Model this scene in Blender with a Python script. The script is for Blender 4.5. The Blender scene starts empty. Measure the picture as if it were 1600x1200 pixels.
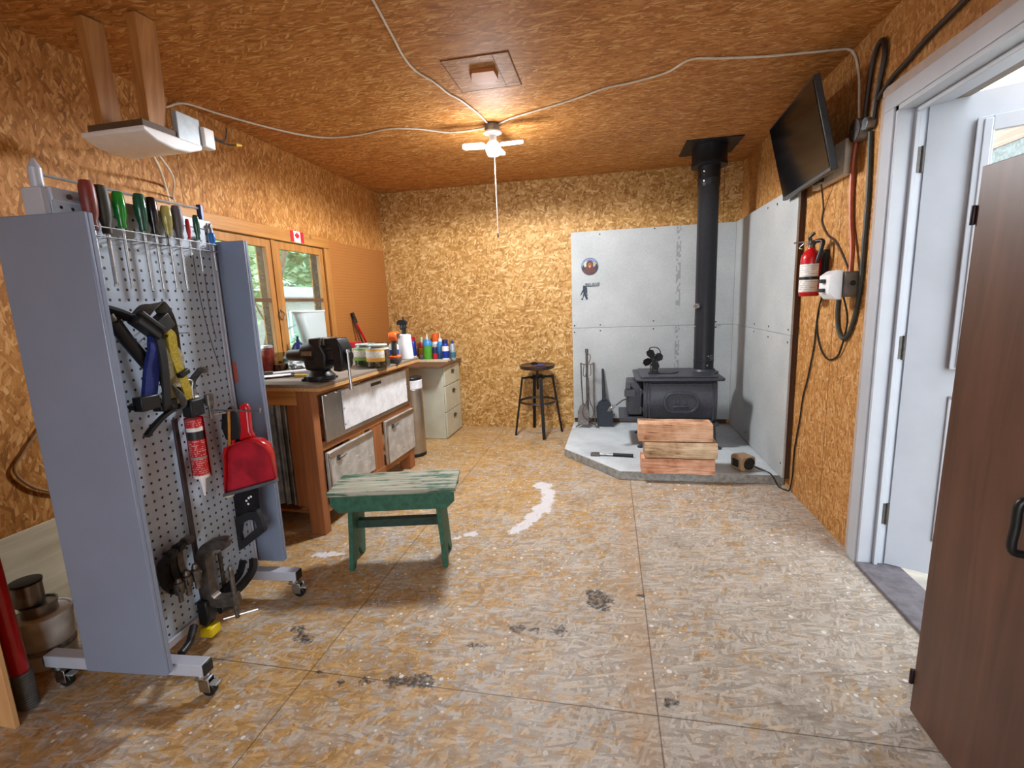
import bpy, bmesh, math, random
from math import pi, sin, cos, radians as R
from mathutils import Vector as V3, Matrix as M4
S = bpy.context.scene
C = S.collection
random.seed(11)
TW = {}            # world matrix of every thing's Empty

# ---------------------------------------------------------------- materials
def lin(h):
    h = h.lstrip('#')
    o = []
    for i in (0, 2, 4):
        c = int(h[i:i+2], 16)/255
        o.append(c/12.92 if c <= .04045 else ((c+.055)/1.055)**2.4)
    return (*o, 1)

class G:
    """small node-graph helper"""
    def __init__(s, name):
        s.m = bpy.data.materials.new(name); s.m.use_nodes = True
        s.t = s.m.node_tree; s.t.nodes.clear()
        s.out = s.t.nodes.new('ShaderNodeOutputMaterial')
        s.b = s.t.nodes.new('ShaderNodeBsdfPrincipled')
        s.t.links.new(s.b.outputs[0], s.out.inputs[0])
    def n(s, typ, ins=None, **pr):
        d = s.t.nodes.new('ShaderNode'+typ)
        for k, v in pr.items(): setattr(d, k, v)
        for k, v in (ins or {}).items(): s.put(d.inputs[k], v)
        return d
    def put(s, sock, v):
        if isinstance(v, bpy.types.NodeSocket): s.t.links.new(v, sock)
        else: sock.default_value = v
    def math(s, op, a, b=0.0, c=0.0, clamp=False):
        return s.n('Math', {0: a, 1: b, 2: c}, operation=op, use_clamp=clamp).outputs[0]
    def step(s, v, a, b):            # smooth 0..1 as v goes a..b
        return s.n('MapRange', {0: v, 1: a, 2: b, 3: 0., 4: 1.}, interpolation_type='SMOOTHSTEP').outputs[0]
    def mix(s, f, a, b):
        d = s.n('Mix', data_type='RGBA')
        s.put(d.inputs[0], f); s.put(d.inputs[6], a); s.put(d.inputs[7], b)
        return d.outputs[2]
    def ramp(s, f, stops):
        d = s.n('ValToRGB'); e = d.color_ramp.elements
        while len(e) < len(stops): e.new(.5)
        for i, (p, c) in enumerate(stops): e[i].position = p; e[i].color = lin(c)
        s.put(d.inputs[0], f); return d.outputs[0]
    def obj(s): return s.n('TexCoord').outputs['Object']
    def noise(s, v, sc, det=3., rough=.55, dist=0.):
        return s.n('TexNoise', {'Vector': v, 'Scale': sc, 'Detail': det, 'Roughness': rough, 'Distortion': dist}).outputs[0]
    def bump(s, h, st=.2, d=.002):
        s.put(s.b.inputs['Normal'], s.n('Bump', {'Height': h, 'Strength': st, 'Distance': d}).outputs[0])
    def set(s, **k):
        for a, v in k.items(): s.put(s.b.inputs[a.replace('_', ' ')], v)
        return s.m

MC = {}
def mat(name, col, rough=.5, metal=0., var=.12, vs=30., bump=0., trans=0., ior=1.45, coat=0., emit=0., spec=.5):
    if name in MC: return MC[name]
    g = G(name); v = g.obj(); c = lin(col)
    if var:
        f = g.noise(v, vs, 4.)
        lo = tuple(x*(1-var*1.6) for x in c[:3])+(1,); hi = tuple(min(1, x*(1+var*1.2)) for x in c[:3])+(1,)
        g.set(Base_Color=g.mix(g.step(f, .3, .7), lo, hi))
        g.set(Roughness=g.math('ADD', rough-.06, g.math('MULTIPLY', f, .12)))
        if bump: g.bump(f, bump)
    else: g.set(Base_Color=c, Roughness=rough)
    g.set(Metallic=metal, Coat_Weight=coat, IOR=ior, Specular_IOR_Level=spec)
    if trans: g.set(Transmission_Weight=trans)
    if emit: g.set(Emission_Color=c, Emission_Strength=emit)
    MC[name] = g.m; return g.m

def wood(name, c1, c2, ax='x', fine=38., rough=.6, knots=False):
    if name in MC: return MC[name]
    g = G(name); v = g.obj()
    k = {'x': (1.3, fine, fine), 'y': (fine, 1.3, fine), 'z': (fine, fine, 1.3)}[ax]
    w = g.n('VectorMath', {0: v, 1: k}, operation='MULTIPLY').outputs[0]
    a = g.noise(w, 1., 5., .6, .6); b = g.noise(v, 3.5, 2.)
    f = g.math('ADD', g.math('MULTIPLY', a, .75), g.math('MULTIPLY', b, .3))
    col = g.ramp(f, [(.3, c1), (.72, c2)])
    if knots:
        vo = g.n('TexVoronoi', {'Vector': v, 'Scale': 4.5}); kn = g.step(vo.outputs['Distance'], .1, .04)
        col = g.mix(g.math('MULTIPLY', kn, .7), col, lin('#5a3216'))
    g.set(Base_Color=col, Roughness=rough); g.bump(a, .15)
    MC[name] = g.m; return g.m

def flakes(g, uv, layers):
    """strand-board: stacked layers of turned, stretched random chips -> tone 0..1"""
    tone = None
    for (ang, L, W, keep, off) in layers:
        r = g.n('VectorRotate', {'Vector': uv, 'Angle': R(ang)}, rotation_type='Z_AXIS').outputs[0]
        p = g.n('VectorMath', {0: r, 1: (1/L, 1/W, 1.), 2: (off, off*1.7, 0)}, operation='MULTIPLY_ADD').outputs[0]
        vo = g.n('TexVoronoi', {'Vector': p, 'Scale': 1.}, voronoi_dimensions='2D')
        sp = g.n('SeparateColor', {0: vo.outputs['Color']})
        t = g.math('SUBTRACT', sp.outputs[0], g.math('MULTIPLY', vo.outputs['Distance'], .18))
        if tone is None: tone = t
        else:
            k = g.math('LESS_THAN', sp.outputs[1], keep)
            d = g.n('Mix', data_type='FLOAT'); g.put(d.inputs[0], k); g.put(d.inputs[2], tone); g.put(d.inputs[3], t)
            tone = d.outputs[0]
    return tone

def plane_uv(g, axes):
    s = g.n('SeparateXYZ', {0: g.obj()}); i = {'x': 0, 'y': 1, 'z': 2}
    u, v = s.outputs[i[axes[0]]], s.outputs[i[axes[1]]]
    return u, v, g.n('CombineXYZ', {0: u, 1: v}).outputs[0]

LAY = [(12, .042, .019, 1, 0), (70, .04, .015, .45, 3.1), (-40, .048, .013, .4, 7.7), (28, .04, .014, .35, 11.3), (-75, .035, .014, .3, 17.9), (-8, .05, .017, .2, 23.)]
LAYV = [(86, .045, .012, 1, 0), (70, .04, .011, .45, 3.1), (105, .05, .010, .4, 7.7), (125, .038, .011, .3, 11.3), (55, .04, .011, .25, 17.9), (95, .055, .013, .2, 23.)]
LAYC = [(4, .06, .010, 1, 0), (-9, .07, .009, .5, 3.1), (14, .055, .010, .45, 9.), (-22, .045, .009, .3, 15.), (40, .04, .009, .12, 21.), (2, .075, .013, .12, 31.)]
def osb(name, axes, stops, seams=(), lay=LAY, rough=.62):
    g = G(name); u, v, uv = plane_uv(g, axes)
    t = flakes(g, uv, lay)
    fine = g.noise(uv, 150., 3., .7); big = g.noise(uv, 1.4, 3.); mid = g.noise(uv, 9., 3.)
    f = g.math('ADD', g.math('ADD', g.math('MULTIPLY', t, .4), g.math('MULTIPLY', fine, .22)), g.math('ADD', g.math('MULTIPLY', big, .24), g.math('MULTIPLY', mid, .2)))
    col = g.ramp(f, stops)
    pale = g.math('MULTIPLY', g.math('GREATER_THAN', t, .83), .45)
    col = g.mix(pale, col, lin(stops[-1][1]))
    dark = g.math('MULTIPLY', g.step(g.noise(uv, 38., 3., .7), .70, .78), .55)
    col = g.mix(dark, col, lin(stops[0][1]))
    for (ax, pos) in seams:
        d = g.math('ABSOLUTE', g.math('SUBTRACT', u if ax == axes[0] else v, pos))
        col = g.mix(g.math('MULTIPLY', g.step(d, .004, .0015), .75), col, lin('#3a2008'))
    g.set(Base_Color=col, Roughness=rough, Specular_IOR_Level=.3); g.bump(f, .2, .0015)
    return g.m

WALLST = [(.22, '#7a5024'), (.42, '#a67a3e'), (.58, '#bc9258'), (.82, '#dab886')]
SIDEST = [(.22, '#7d4d1e'), (.42, '#a36c30'), (.58, '#b98044'), (.82, '#d2a468')]
CEILST = [(.22, '#85501c'), (.42, '#ab7036'), (.58, '#be8346'), (.82, '#dbae74')]

SIDER = [(.22, '#8a5a2a'), (.42, '#ac783e'), (.58, '#be8a50'), (.82, '#d2a874')]
LAYR = [(80, .034, .013, 1, 0), (40, .034, .012, .45, 3.1), (120, .038, .011, .4, 7.7), (10, .03, .012, .3, 11.3), (-70, .03, .012, .25, 17.9), (95, .04, .013, .2, 23.)]
def floor_mat():
    g = G('worn strand board floor'); u, v, uv = plane_uv(g, 'xy')
    t = flakes(g, uv, [(20, .05, .011, 1, 0), (-35, .055, .010, .5, 4.), (75, .045, .010, .4, 9.), (-70, .045, .009, .35, 14.), (5, .05, .011, .25, 19.), (-15, .06, .01, .25, 29.)])
    fine = g.noise(uv, 150., 4., .7); big = g.noise(uv, 1.1, 4., .6); mid = g.noise(uv, 4.2, 4., .65); grit = g.noise(uv, 420., 2., .6)
    str_ = g.noise(g.n('VectorMath', {0: uv, 1: (22., 140., 1.)}, operation='MULTIPLY').outputs[0], 1., 4., .65, 1.5)
    f = g.math('ADD', g.math('ADD', g.math('MULTIPLY', t, .24), g.math('MULTIPLY', fine, .28)), g.math('ADD', g.math('MULTIPLY', mid, .2), g.math('ADD', g.math('MULTIPLY', str_, .26), g.math('MULTIPLY', grit, .12))))
    fresh = g.ramp(f, [(.3, '#7c5c30'), (.45, '#a8834e'), (.6, '#bf9a64'), (.82, '#dcc08e')])
    worn = g.ramp(f, [(.3, '#746e68'), (.45, '#9d978f'), (.6, '#b7b2ab'), (.82, '#dcdad6')])
    wx = g.math('ADD', g.math('MULTIPLY', g.step(u, -1.3, .9), .3), g.math('MULTIPLY', g.step(v, 3.4, 1.8), .12))
    t2 = flakes(g, uv, [(65, .07, .022, 1, 40.), (-25, .075, .02, .5, 47.), (10, .08, .018, .4, 52.), (-60, .06, .02, .35, 60.)])
    wv = g.math('ADD', wx, g.math('MULTIPLY', g.math('SUBTRACT', t2, .42), .42))
    wf = g.step(g.math('ADD', g.math('ADD', g.math('MULTIPLY', big, .75), g.math('MULTIPLY', mid, .35)), wv), .47, .92)
    col = g.mix(g.math('MULTIPLY', wf, .88), fresh, worn)
    # ingrained dirt
    dirt = g.step(g.noise(uv, 2.3, 5., .7, .5), .55, .75)
    col = g.mix(g.math('MULTIPLY', dirt, .55), col, lin('#5a4630'))
    # orange-worn strip beside the long seam
    s0 = g.math('ABSOLUTE', g.math('SUBTRACT', u, .1))
    col = g.mix(g.math('MULTIPLY', g.step(s0, .09, .01), .3), col, lin('#ae8248'))
    for (w, p) in ((u, .148), (u, -1.075), (v, 1.362), (v, -.9)):
        d = g.math('ABSOLUTE', g.math('SUBTRACT', w, p))
        col = g.mix(g.math('MULTIPLY', g.step(d, .0035, .001), .7), col, lin('#3a2a18'))
    # warped coordinates for paint marks
    nz = g.n('TexNoise', {'Vector': uv, 'Scale': 26., 'Detail': 4., 'Roughness': .7})
    w1 = g.n('VectorMath', {0: nz.outputs['Color'], 1: (-.5, -.5, -.5)}, operation='ADD').outputs[0]
    wuv = g.n('VectorMath', {0: w1, 1: (.12, .12, 0), 2: uv}, operation='MULTIPLY_ADD').outputs[0]
    def blobs(lst):
        m = None
        for (cx, cy, rx, ry, rot) in lst:
            p = g.n('Mapping', {'Vector': wuv, 'Location': (cx, cy, 0), 'Rotation': (0, 0, R(rot)), 'Scale': (rx, ry, 1)}, vector_type='TEXTURE').outputs[0]
            L = g.n('VectorMath', {0: p}, operation='LENGTH').outputs['Value']
            k = g.step(L, 1.05, .8)
            m = k if m is None else g.math('MAXIMUM', m, k)
        return m
    black = blobs([(-.05, 1.93, .06, .085, 10), (-.2, 1.71, .03, .03, 0), (-.37, 1.70, .035, .03, 0), (-.3, 1.7, .02, .02, 0), (-.66, 1.375, .075, .035, 8), (-.75, 1.36, .025, .03, 0),
                   (-.85, 1.345, .025, .02, 0), (-.93, 1.335, .02, .02, 0), (-1.2, 1.52, .05, .028, -30), (-1.26, 1.56, .05, .012, -28), (-1.03, 1.36, .02, .012, 0), (.13, 1.99, .02, .015, 0), (-.5, 1.58, .05, .01, 10), (.2, 1.42, .025, .02, 0)])
    gry = g.step(g.noise(uv, 60., 3.), .35, .6)
    col = g.mix(g.math('MULTIPLY', black, g.math('ADD', .3, g.math('MULTIPLY', gry, .62))), col, lin('#1f1e22'))
    white = blobs([(-.47, 3.22, .07, .07, 50), (-.415, 3.1, .05, .1, 25), (-.40, 2.97, .05, .1, 0), (-.42, 2.84, .06, .1, -12), (-.455, 2.71, .055, .1, -18), (-.5, 2.59, .045, .09, -25), (-.54, 2.51, .03, .04, -30),
                   (-1.5, 2.13, .07, .022, 15), (-1.43, 2.15, .03, .015, 15), (-.78, 2.45, .05, .025, 20), (-.85, 2.4, .03, .012, 20), (.74, 1.7, .02, .012, 0)])
    brush = g.step(g.noise(g.n('VectorMath', {0: uv, 1: (30, 6, 1)}, operation='MULTIPLY').outputs[0], 3., 3.), .25, .5)
    col = g.mix(g.math('MULTIPLY', white, g.math('ADD', .6, g.math('MULTIPLY', brush, .35))), col, lin('#d9d9de'))
    # drips
    for (sc, r, keep) in ((13., .12, .4), (30., .17, .2)):
        vo = g.n('TexVoronoi', {'Vector': uv, 'Scale': sc}, voronoi_dimensions='2D'); sp = g.n('SeparateColor', {0: vo.outputs['Color']})
        rr = g.math('MULTIPLY', sp.outputs[2], r)
        d = g.step(g.math('SUBTRACT', vo.outputs['Distance'], rr), .02, -.02)
        zone = g.step(g.noise(uv, 1.7, 1.), .42, .55)
        d = g.math('MULTIPLY', g.math('MULTIPLY', d, g.math('LESS_THAN', sp.outputs[1], keep)), zone)
        col = g.mix(g.math('MULTIPLY', d, .9), col, lin('#e4e2de'))
    g.set(Base_Color=col, Roughness=g.math('ADD', .38, g.math('MULTIPLY', fine, .3)), Specular_IOR_Level=.4); g.bump(f, .2, .0015)
    return g.m

def cement_mat(name, axes, marks):
    """grey cement board with faint printed columns of marks at the given places"""
    g = G(name); u, v, uv = plane_uv(g, axes)
    a = g.noise(uv, 260., 2., .7); b = g.noise(uv, 3., 4.); s = g.noise(uv, 45., 3., .6)
    f = g.math('ADD', g.math('MULTIPLY', a, .45), g.math('ADD', g.math('MULTIPLY', b, .35), g.math('MULTIPLY', s, .2)))
    col = g.ramp(f, [(.32, '#989c9d'), (.5, '#acb0b1'), (.7, '#c2c5c5')])
    for (uc, hw, v0, v1) in marks:
        du = g.math('ABSOLUTE', g.math('SUBTRACT', u, uc)); inside = g.math('MULTIPLY', g.step(du, hw, hw*.8), g.math('MULTIPLY', g.step(v, v0, v0+.01), g.step(v, v1, v1-.01)))
        cells = g.n('TexVoronoi', {'Vector': g.n('VectorMath', {0: uv, 1: (1/(hw*.7), 38., 1)}, operation='MULTIPLY').outputs[0], 'Scale': 1.}, voronoi_dimensions='2D', distance='CHEBYCHEV')
        on = g.math('GREATER_THAN', g.n('SeparateColor', {0: cells.outputs['Color']}).outputs[0], .48)
        col = g.mix(g.math('MULTIPLY', g.math('MULTIPLY', inside, on), .6), col, lin('#74767c'))
    g.set(Base_Color=col, Roughness=.75); g.bump(a, .12, .001)
    return g.m

def holes_mat(name, base, hole, pitch, rad, axes='yz', rough=.45):
    g = G(name); u, v, uv = plane_uv(g, axes)
    fu = g.math('SUBTRACT', g.math('FRACT', g.math('DIVIDE', u, pitch)), .5); fv = g.math('SUBTRACT', g.math('FRACT', g.math('DIVIDE', v, pitch)), .5)
    d = g.math('SQRT', g.math('ADD', g.math('MULTIPLY', fu, fu), g.math('MULTIPLY', fv, fv)))
    k = g.step(d, rad/pitch*1.15, rad/pitch*.85)
    n = g.noise(uv, 14., 4.)
    c = lin(base); lo = tuple(x*.88 for x in c[:3])+(1,); hi = tuple(min(1, x*1.08) for x in c[:3])+(1,)
    g.set(Base_Color=g.mix(k, g.mix(n, lo, hi), lin(hole)), Roughness=rough)
    g.bump(g.math('SUBTRACT', 1., k), .6, .002)
    return g.m

def glass(name, tint='#ffffff', rough=0.):
    """thin pane: lets light through unbent, mirrors a little"""
    g = G(name); g.t.nodes.remove(g.b)
    tr = g.n('BsdfTransparent', {0: lin(tint)}); gl = g.n('BsdfGlossy', {0: (1, 1, 1, 1), 'Roughness': rough})
    fr = g.n('Fresnel', {'IOR': 1.3}); mx = g.n('MixShader', {0: g.math('MULTIPLY', fr.outputs[0], .3)})
    g.t.links.new(tr.outputs[0], mx.inputs[1]); g.t.links.new(gl.outputs[0], mx.inputs[2]); g.t.links.new(mx.outputs[0], g.out.inputs[0])
    return g.m

# ---------------------------------------------------------------- mesh helpers
def BM(): return bmesh.new()
def _xf(bm, vs, M):
    if M is not None: bmesh.ops.transform(bm, matrix=M, verts=vs)
def box(bm, x0, x1, y0, y1, z0, z1, M=None):
    r = bmesh.ops.create_cube(bm, size=1)['verts']
    bmesh.ops.transform(bm, matrix=M4.Translation(((x0+x1)/2, (y0+y1)/2, (z0+z1)/2)) @ M4.Diagonal((abs(x1-x0), abs(y1-y0), abs(z1-z0), 1)), verts=r)
    _xf(bm, r, M); return bm
def cyl(bm, p0, p1, r0, r1=None, n=20):
    p0, p1 = V3(p0), V3(p1); d = p1-p0; L = d.length
    r = bmesh.ops.create_cone(bm, cap_ends=True, segments=n, radius1=r0, radius2=r0 if r1 is None else r1, depth=L)['verts']
    q = V3((0, 0, 1)).rotation_difference(d.normalized()).to_matrix().to_4x4()
    bmesh.ops.transform(bm, matrix=M4.Translation((p0+p1)/2) @ q, verts=r); return bm
def lathe(bm, prof, c=(0, 0, 0), n=24, M=None, a0=0., a1=2*pi):
    full = abs(a1-a0-2*pi) < 1e-6; k = n if full else n+1
    rings = []
    for (r, z) in prof:
        if r < 1e-6: rings.append([bm.verts.new((0, 0, z))])
        else: rings.append([bm.verts.new((r*cos(a0+(a1-a0)*i/n), r*sin(a0+(a1-a0)*i/n), z)) for i in range(k)])
    for A, B in zip(rings, rings[1:]):
        for i in range(n):
            j = (i+1) % k
            if len(A) == 1 and len(B) == 1: continue
            if len(A) == 1: bm.faces.new((A[0], B[j], B[i]))
            elif len(B) == 1: bm.faces.new((A[i], A[j], B[0]))
            else: bm.faces.new((A[i], A[j], B[j], B[i]))
    for ring, flip in ((rings[0], True), (rings[-1], False)):
        if full and len(ring) > 2: bm.faces.new(ring[::-1] if flip else ring)
    vs = [v for r in rings for v in r]
    _xf(bm, vs, M4.Translation(c) @ (M if M is not None else M4.Identity(4))); return bm
def smoothpts(pts, sub):
    P = [V3(p) for p in pts]
    if sub < 2 or len(P) < 3: return P
    o = []
    for i in range(len(P)-1):
        a, b, c, d = P[max(i-1, 0)], P[i], P[i+1], P[min(i+2, len(P)-1)]
        for k in range(sub):
            t = k/sub
            o.append(.5*((2*b)+(c-a)*t+(2*a-5*b+4*c-d)*t*t+(3*b-a-3*c+d)*t**3))
    return o+[P[-1]]
def tube(bm, pts, r, n=8, sub=5, closed=False, rect=None):
    """round tube, or a flat strap when rect=(width vector direction, w, t)"""
    P = smoothpts(list(pts)+([pts[0]] if closed else []), sub)
    if closed: P = P[:-1]
    rr = r if isinstance(r, (list, tuple)) else None
    rings = []; up = None; N = len(P)
    for i, p in enumerate(P):
        t = (P[(i+1) % N]-P[i-1]) if closed else (P[min(i+1, N-1)]-P[max(i-1, 0)])
        t = t.normalized() if t.length > 1e-9 else V3((0, 0, 1))
        if rect:
            w = V3(rect[0]); w = (w-t*w.dot(t)).normalized(); h = t.cross(w)
            a, b = rect[1]/2, rect[2]/2
            ring = [p+w*a+h*b, p-w*a+h*b, p-w*a-h*b, p+w*a-h*b]
        else:
            if up is None:
                up = V3((0, 0, 1)) if abs(t.z) < .9 else V3((1, 0, 0))
            up = (up-t*up.dot(t)).normalized(); s = t.cross(up)
            R_ = r if rr is None else rr[0]+(rr[1]-rr[0])*i/(N-1)
            ring = [p+(up*cos(2*pi*k/n)+s*sin(2*pi*k/n))*R_ for k in range(n)]
        rings.append([bm.verts.new(q) for q in ring])
    m = len(rings[0])
    for i in range(N if closed else N-1):
        A, B = rings[i], rings[(i+1) % N]
        for k in range(m): bm.faces.new((A[k], A[(k+1) % m], B[(k+1) % m], B[k]))
    if not closed: bm.faces.new(rings[0][::-1]); bm.faces.new(rings[-1])
    return bm
def prism(bm, poly, d0, d1, M=None):
    """polygon in local XY, thick from z=d0 to d1, then placed by M"""
    a = [bm.verts.new((x, y, d0)) for x, y in poly]; b = [bm.verts.new((x, y, d1)) for x, y in poly]
    n = len(poly); bm.faces.new(a[::-1]); bm.faces.new(b)
    for i in range(n): bm.faces.new((a[i], a[(i+1) % n], b[(i+1) % n], b[i]))
    _xf(bm, a+b, M); return bm
def frame(o, ex, ey):
    ex, ey = V3(ex).normalized(), V3(ey).normalized(); ez = ex.cross(ey)
    m = M4((ex, ey, ez)).transposed().to_4x4(); m.translation = V3(o); return m
def XZ(y=0.): return frame((0, y, 0), (1, 0, 0), (0, 0, 1))      # poly (x,z), thickness runs towards -y
def YZ(x=0.): return frame((x, 0, 0), (0, 1, 0), (0, 0, 1))      # poly (y,z), thickness runs towards +x
def rrect(x0, x1, y0, y1, r, n=5):
    o = []
    for cx, cy, a in ((x1-r, y1-r, 0), (x0+r, y1-r, 90), (x0+r, y0+r, 180), (x1-r, y0+r, 270)):
        for i in range(n+1): o.append((cx+r*cos(R(a+90*i/n)), cy+r*sin(R(a+90*i/n))))
    return o

# ---------------------------------------------------------------- objects
def obj(name, bm, m, parent=None, bev=0., ang=38, world=False, seg=2, label=None, sub=0):
    bmesh.ops.recalc_face_normals(bm, faces=bm.faces)
    root = parent
    while root is not None and root.parent is not None: root = root.parent
    if world and root is not None: bm.transform(TW[root.name].inverted())
    me = bpy.data.meshes.new(name)
    org = None
    if parent is None:
        xs = [v.co for v in bm.verts]
        lo = [min(c[i] for c in xs) for i in range(3)]; hi = [max(c[i] for c in xs) for i in range(3)]
        org = V3(((lo[0]+hi[0])/2, (lo[1]+hi[1])/2, lo[2]))
    bm.to_mesh(me); bm.free()
    me.materials.append(m)
    for p in me.polygons: p.use_smooth = True
    me.set_sharp_from_angle(angle=R(ang))
    o = bpy.data.objects.new(name, me); C.objects.link(o)
    if parent is not None: o.parent = parent
    else: o['_org'] = tuple(org)
    if bev:
        b = o.modifiers.new('bevel', 'BEVEL'); b.width = bev; b.segments = seg; b.limit_method = 'ANGLE'; b.angle_limit = R(35)
    if sub:
        b = o.modifiers.new('subdivision', 'SUBSURF'); b.levels = b.render_levels = sub
    if label: o['label'] = label
    return o
def tag(o, label, cat, group=None):
    o['label'] = label; o['category'] = cat
    if group: o['group'] = group
    if o.type == 'MESH' and '_org' in o:            # put the origin at the thing's base
        c = V3(o['_org']); o.data.transform(M4.Translation(-c)); o.location = c
    if '_org' in o: del o['_org']
    return o
def struct(name, bm, m, parent=None, bev=0.):
    o = obj(name, bm, m, parent, bev)
    if '_org' in o: del o['_org']
    if parent is None: o['kind'] = 'structure'
    return o
def thing(name, label, cat, loc=(0, 0, 0), rz=0., group=None, tilt=None):
    o = bpy.data.objects.new(name, None); C.objects.link(o); o.empty_display_size = .05
    o.location = loc; o.rotation_euler = tilt if tilt else (0, 0, R(rz))
    TW[o.name] = M4.Translation(loc) @ o.rotation_euler.to_matrix().to_4x4()
    o['label'] = label; o['category'] = cat
    if group: o['group'] = group
    return o
def dup(root, loc, rz, label, group=None):
    r = root.copy(); C.objects.link(r); r.location = loc; r.rotation_euler = (0, 0, R(rz)); r['label'] = label
    if group: r['group'] = group
    for ch in list(root.children):
        c = ch.copy(); C.objects.link(c); c.parent = r
        for gch in ch.children:
            d = gch.copy(); C.objects.link(d); d.parent = c
    return r
def text_bm(s, size, depth, M, spacing=1.):
    cu = bpy.data.curves.new('t', 'FONT'); cu.body = s; cu.size = size; cu.extrude = depth; cu.align_x = 'CENTER'; cu.space_character = spacing
    ob = bpy.data.objects.new('t', cu); C.objects.link(ob); dg = bpy.context.evaluated_depsgraph_get(); dg.update()
    me = bpy.data.meshes.new_from_object(ob.evaluated_get(dg)); bm = BM(); bm.from_mesh(me)
    bpy.data.objects.remove(ob); bpy.data.curves.remove(cu); bpy.data.meshes.remove(me)
    bm.transform(M); return bm

# common materials
BLACK = mat('black painted steel', '#17181b', .45, .3, .15)
IRON = mat('cast iron black', '#41434b', .42, .25, .12, 60, .08)
PIPE = mat('matt black stove pipe', '#23252b', .42, .25, .08)
STEEL = mat('bright steel', '#b9bcc0', .28, 1., .06)
STAIN = mat('brushed stainless', '#b4aca3', .3, .95, .1, 5)
GALV = mat('galvanised steel', '#8f949a', .38, .85, .18, 18)
DIRTY = mat('oily grey iron', '#69625d', .45, .75, .2, 40, .1)
PLAST = mat('black plastic', '#141517', .4, 0, .1)
WHITEP = mat('white paint', '#e6e8ea', .42, 0, .03, 8)
WHITEPL = mat('white plastic', '#e9eaec', .35, 0, .02)
RED = mat('red plastic', '#b8121c', .3, 0, .1, 12, coat=.3)
CABLE = mat('white cable', '#d9d2c4', .5, 0, .06)
BCABLE = mat('black cable', '#1b1715', .5, 0, .1)

def islands(name, bm, m, parent=None, **k):
    """every loose piece of bm becomes a part of its own"""
    bmesh.ops.recalc_face_normals(bm, faces=bm.faces)
    seen = set(); out = []
    for v0 in list(bm.verts):
        if v0 in seen: continue
        st, comp = [v0], []; seen.add(v0)
        while st:
            v = st.pop(); comp.append(v)
            for e in v.link_edges:
                w = e.other_vert(v)
                if w not in seen: seen.add(w); st.append(w)
        nb = BM(); mp = {v: nb.verts.new(v.co) for v in comp}
        for f in {f for v in comp for f in v.link_faces}: nb.faces.new([mp[v] for v in f.verts])
        out.append(obj(name, nb, m, parent, **k))
    bm.free(); return out
# ================================================================ the room
XL, XR, YB, YF, H = -2.316, 1.176, 4.81, -1.7, 2.452
bm = box(BM(), XL-.14, XR+.16, YF, YB+.1, -.08, 0); struct('floor', bm, floor_mat())
bm = box(BM(), XL-.14, XR+.16, YF, YB+.1, H, H+.1)
struct('ceiling', bm, osb('ceiling strand board', 'xy', CEILST, [('y', 1.2)], LAYC))
bm = box(BM(), XL-.14, XR+.16, YB, YB+.1, 0, H)
struct('wall_back', bm, osb('back wall strand board', 'xz', WALLST, [('x', 1.02)]))
# left wall round the window opening
WY0, WY1, WZ0, WZ1 = 2.46, 3.70, .925, 1.80
bm = BM()
box(bm, XL-.13, XL, YF, WY0, 0, H); box(bm, XL-.13, XL, WY1, YB, 0, H); box(bm, XL-.13, XL, WY0, WY1, 0, WZ0); box(bm, XL-.13, XL, WY0, WY1, WZ1, H)
struct('wall_left', bm, osb('left wall strand board', 'yz', SIDEST, [('y', 2.385)], LAYV))
# right wall round the door opening
DY0, DY1, DZ = 1.47, 2.415, 2.045
bm = BM()
box(bm, XR, XR+.15, DY1, YB, 0, H); box(bm, XR, XR+.15, YF, DY0, 0, H); box(bm, XR, XR+.15, DY0, DY1, DZ, H)
struct('wall_right', bm, osb('right wall strand board', 'yz', SIDER, [('y', 2.86), ('y', 4.3)], LAYR))
# wall behind the camera: unseen vehicle door opening, added and sized for daylight fill
OSBR = osb('rear wall strand board', 'xz', WALLST)
bm = BM()
box(bm, XL-.14, -.95, YF-.1, YF, 0, H); box(bm, .95, XR+.16, YF-.1, YF, 0, H); box(bm, -.95, .95, YF-.1, YF, 2.2, H)
struct('wall_rear', bm, OSBR)

# ---- window in the left wall
PINE = wood('yellow pine', '#8f5a22', '#bd8444', 'z', 42, .5, True)
PINEY = wood('yellow pine boards', '#965e24', '#c28a48', 'y', 42, .5, True)
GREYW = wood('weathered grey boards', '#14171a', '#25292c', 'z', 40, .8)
PANE = glass('window pane', '#eef4f2')
win = struct('window_1', box(box(BM(), XL-.13, XL+.004, 3.066, 3.098, WZ0, WZ1), XL-.13, XL+.004, WY0, WY1, WZ0, WZ0+.02), PINE)
bm = BM()
for y0, y1 in ((WY0, 3.066), (3.098, WY1)):
    box(bm, XL-.03, XL-.001, y0+.004, y0+.056, WZ0+.022, WZ1-.006); box(bm, XL-.03, XL-.001, y1-.056, y1-.004, WZ0+.022, WZ1-.006)
    box(bm, XL-.029, XL-.002, y0+.05, y1-.05, WZ1-.06, WZ1-.006); box(bm, XL-.029, XL-.002, y0+.05, y1-.05, WZ0+.022, WZ0+.08)
struct('window_sash', bm, PINE, win, .003)
bm = BM()
for y0, y1 in ((WY0, 3.066), (3.098, WY1)): box(bm, XL-.027, XL-.004, y0+.02, y1-.02, 1.368, 1.393)
struct('window_muntin', bm, wood('rough brown muntin', '#4e3524', '#7d5a3c', 'y', 40, .8), win)
bm = BM()
for y0, y1 in ((WY0, 3.066), (3.098, WY1)): box(bm, XL-.018, XL-.015, y0+.03, y1-.03, WZ0+.04, WZ1-.03)
struct('window_pane', bm, PANE, win)
bm = BM()
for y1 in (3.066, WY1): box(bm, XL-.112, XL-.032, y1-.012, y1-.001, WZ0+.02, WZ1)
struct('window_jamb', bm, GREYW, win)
bm = BM()
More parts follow.
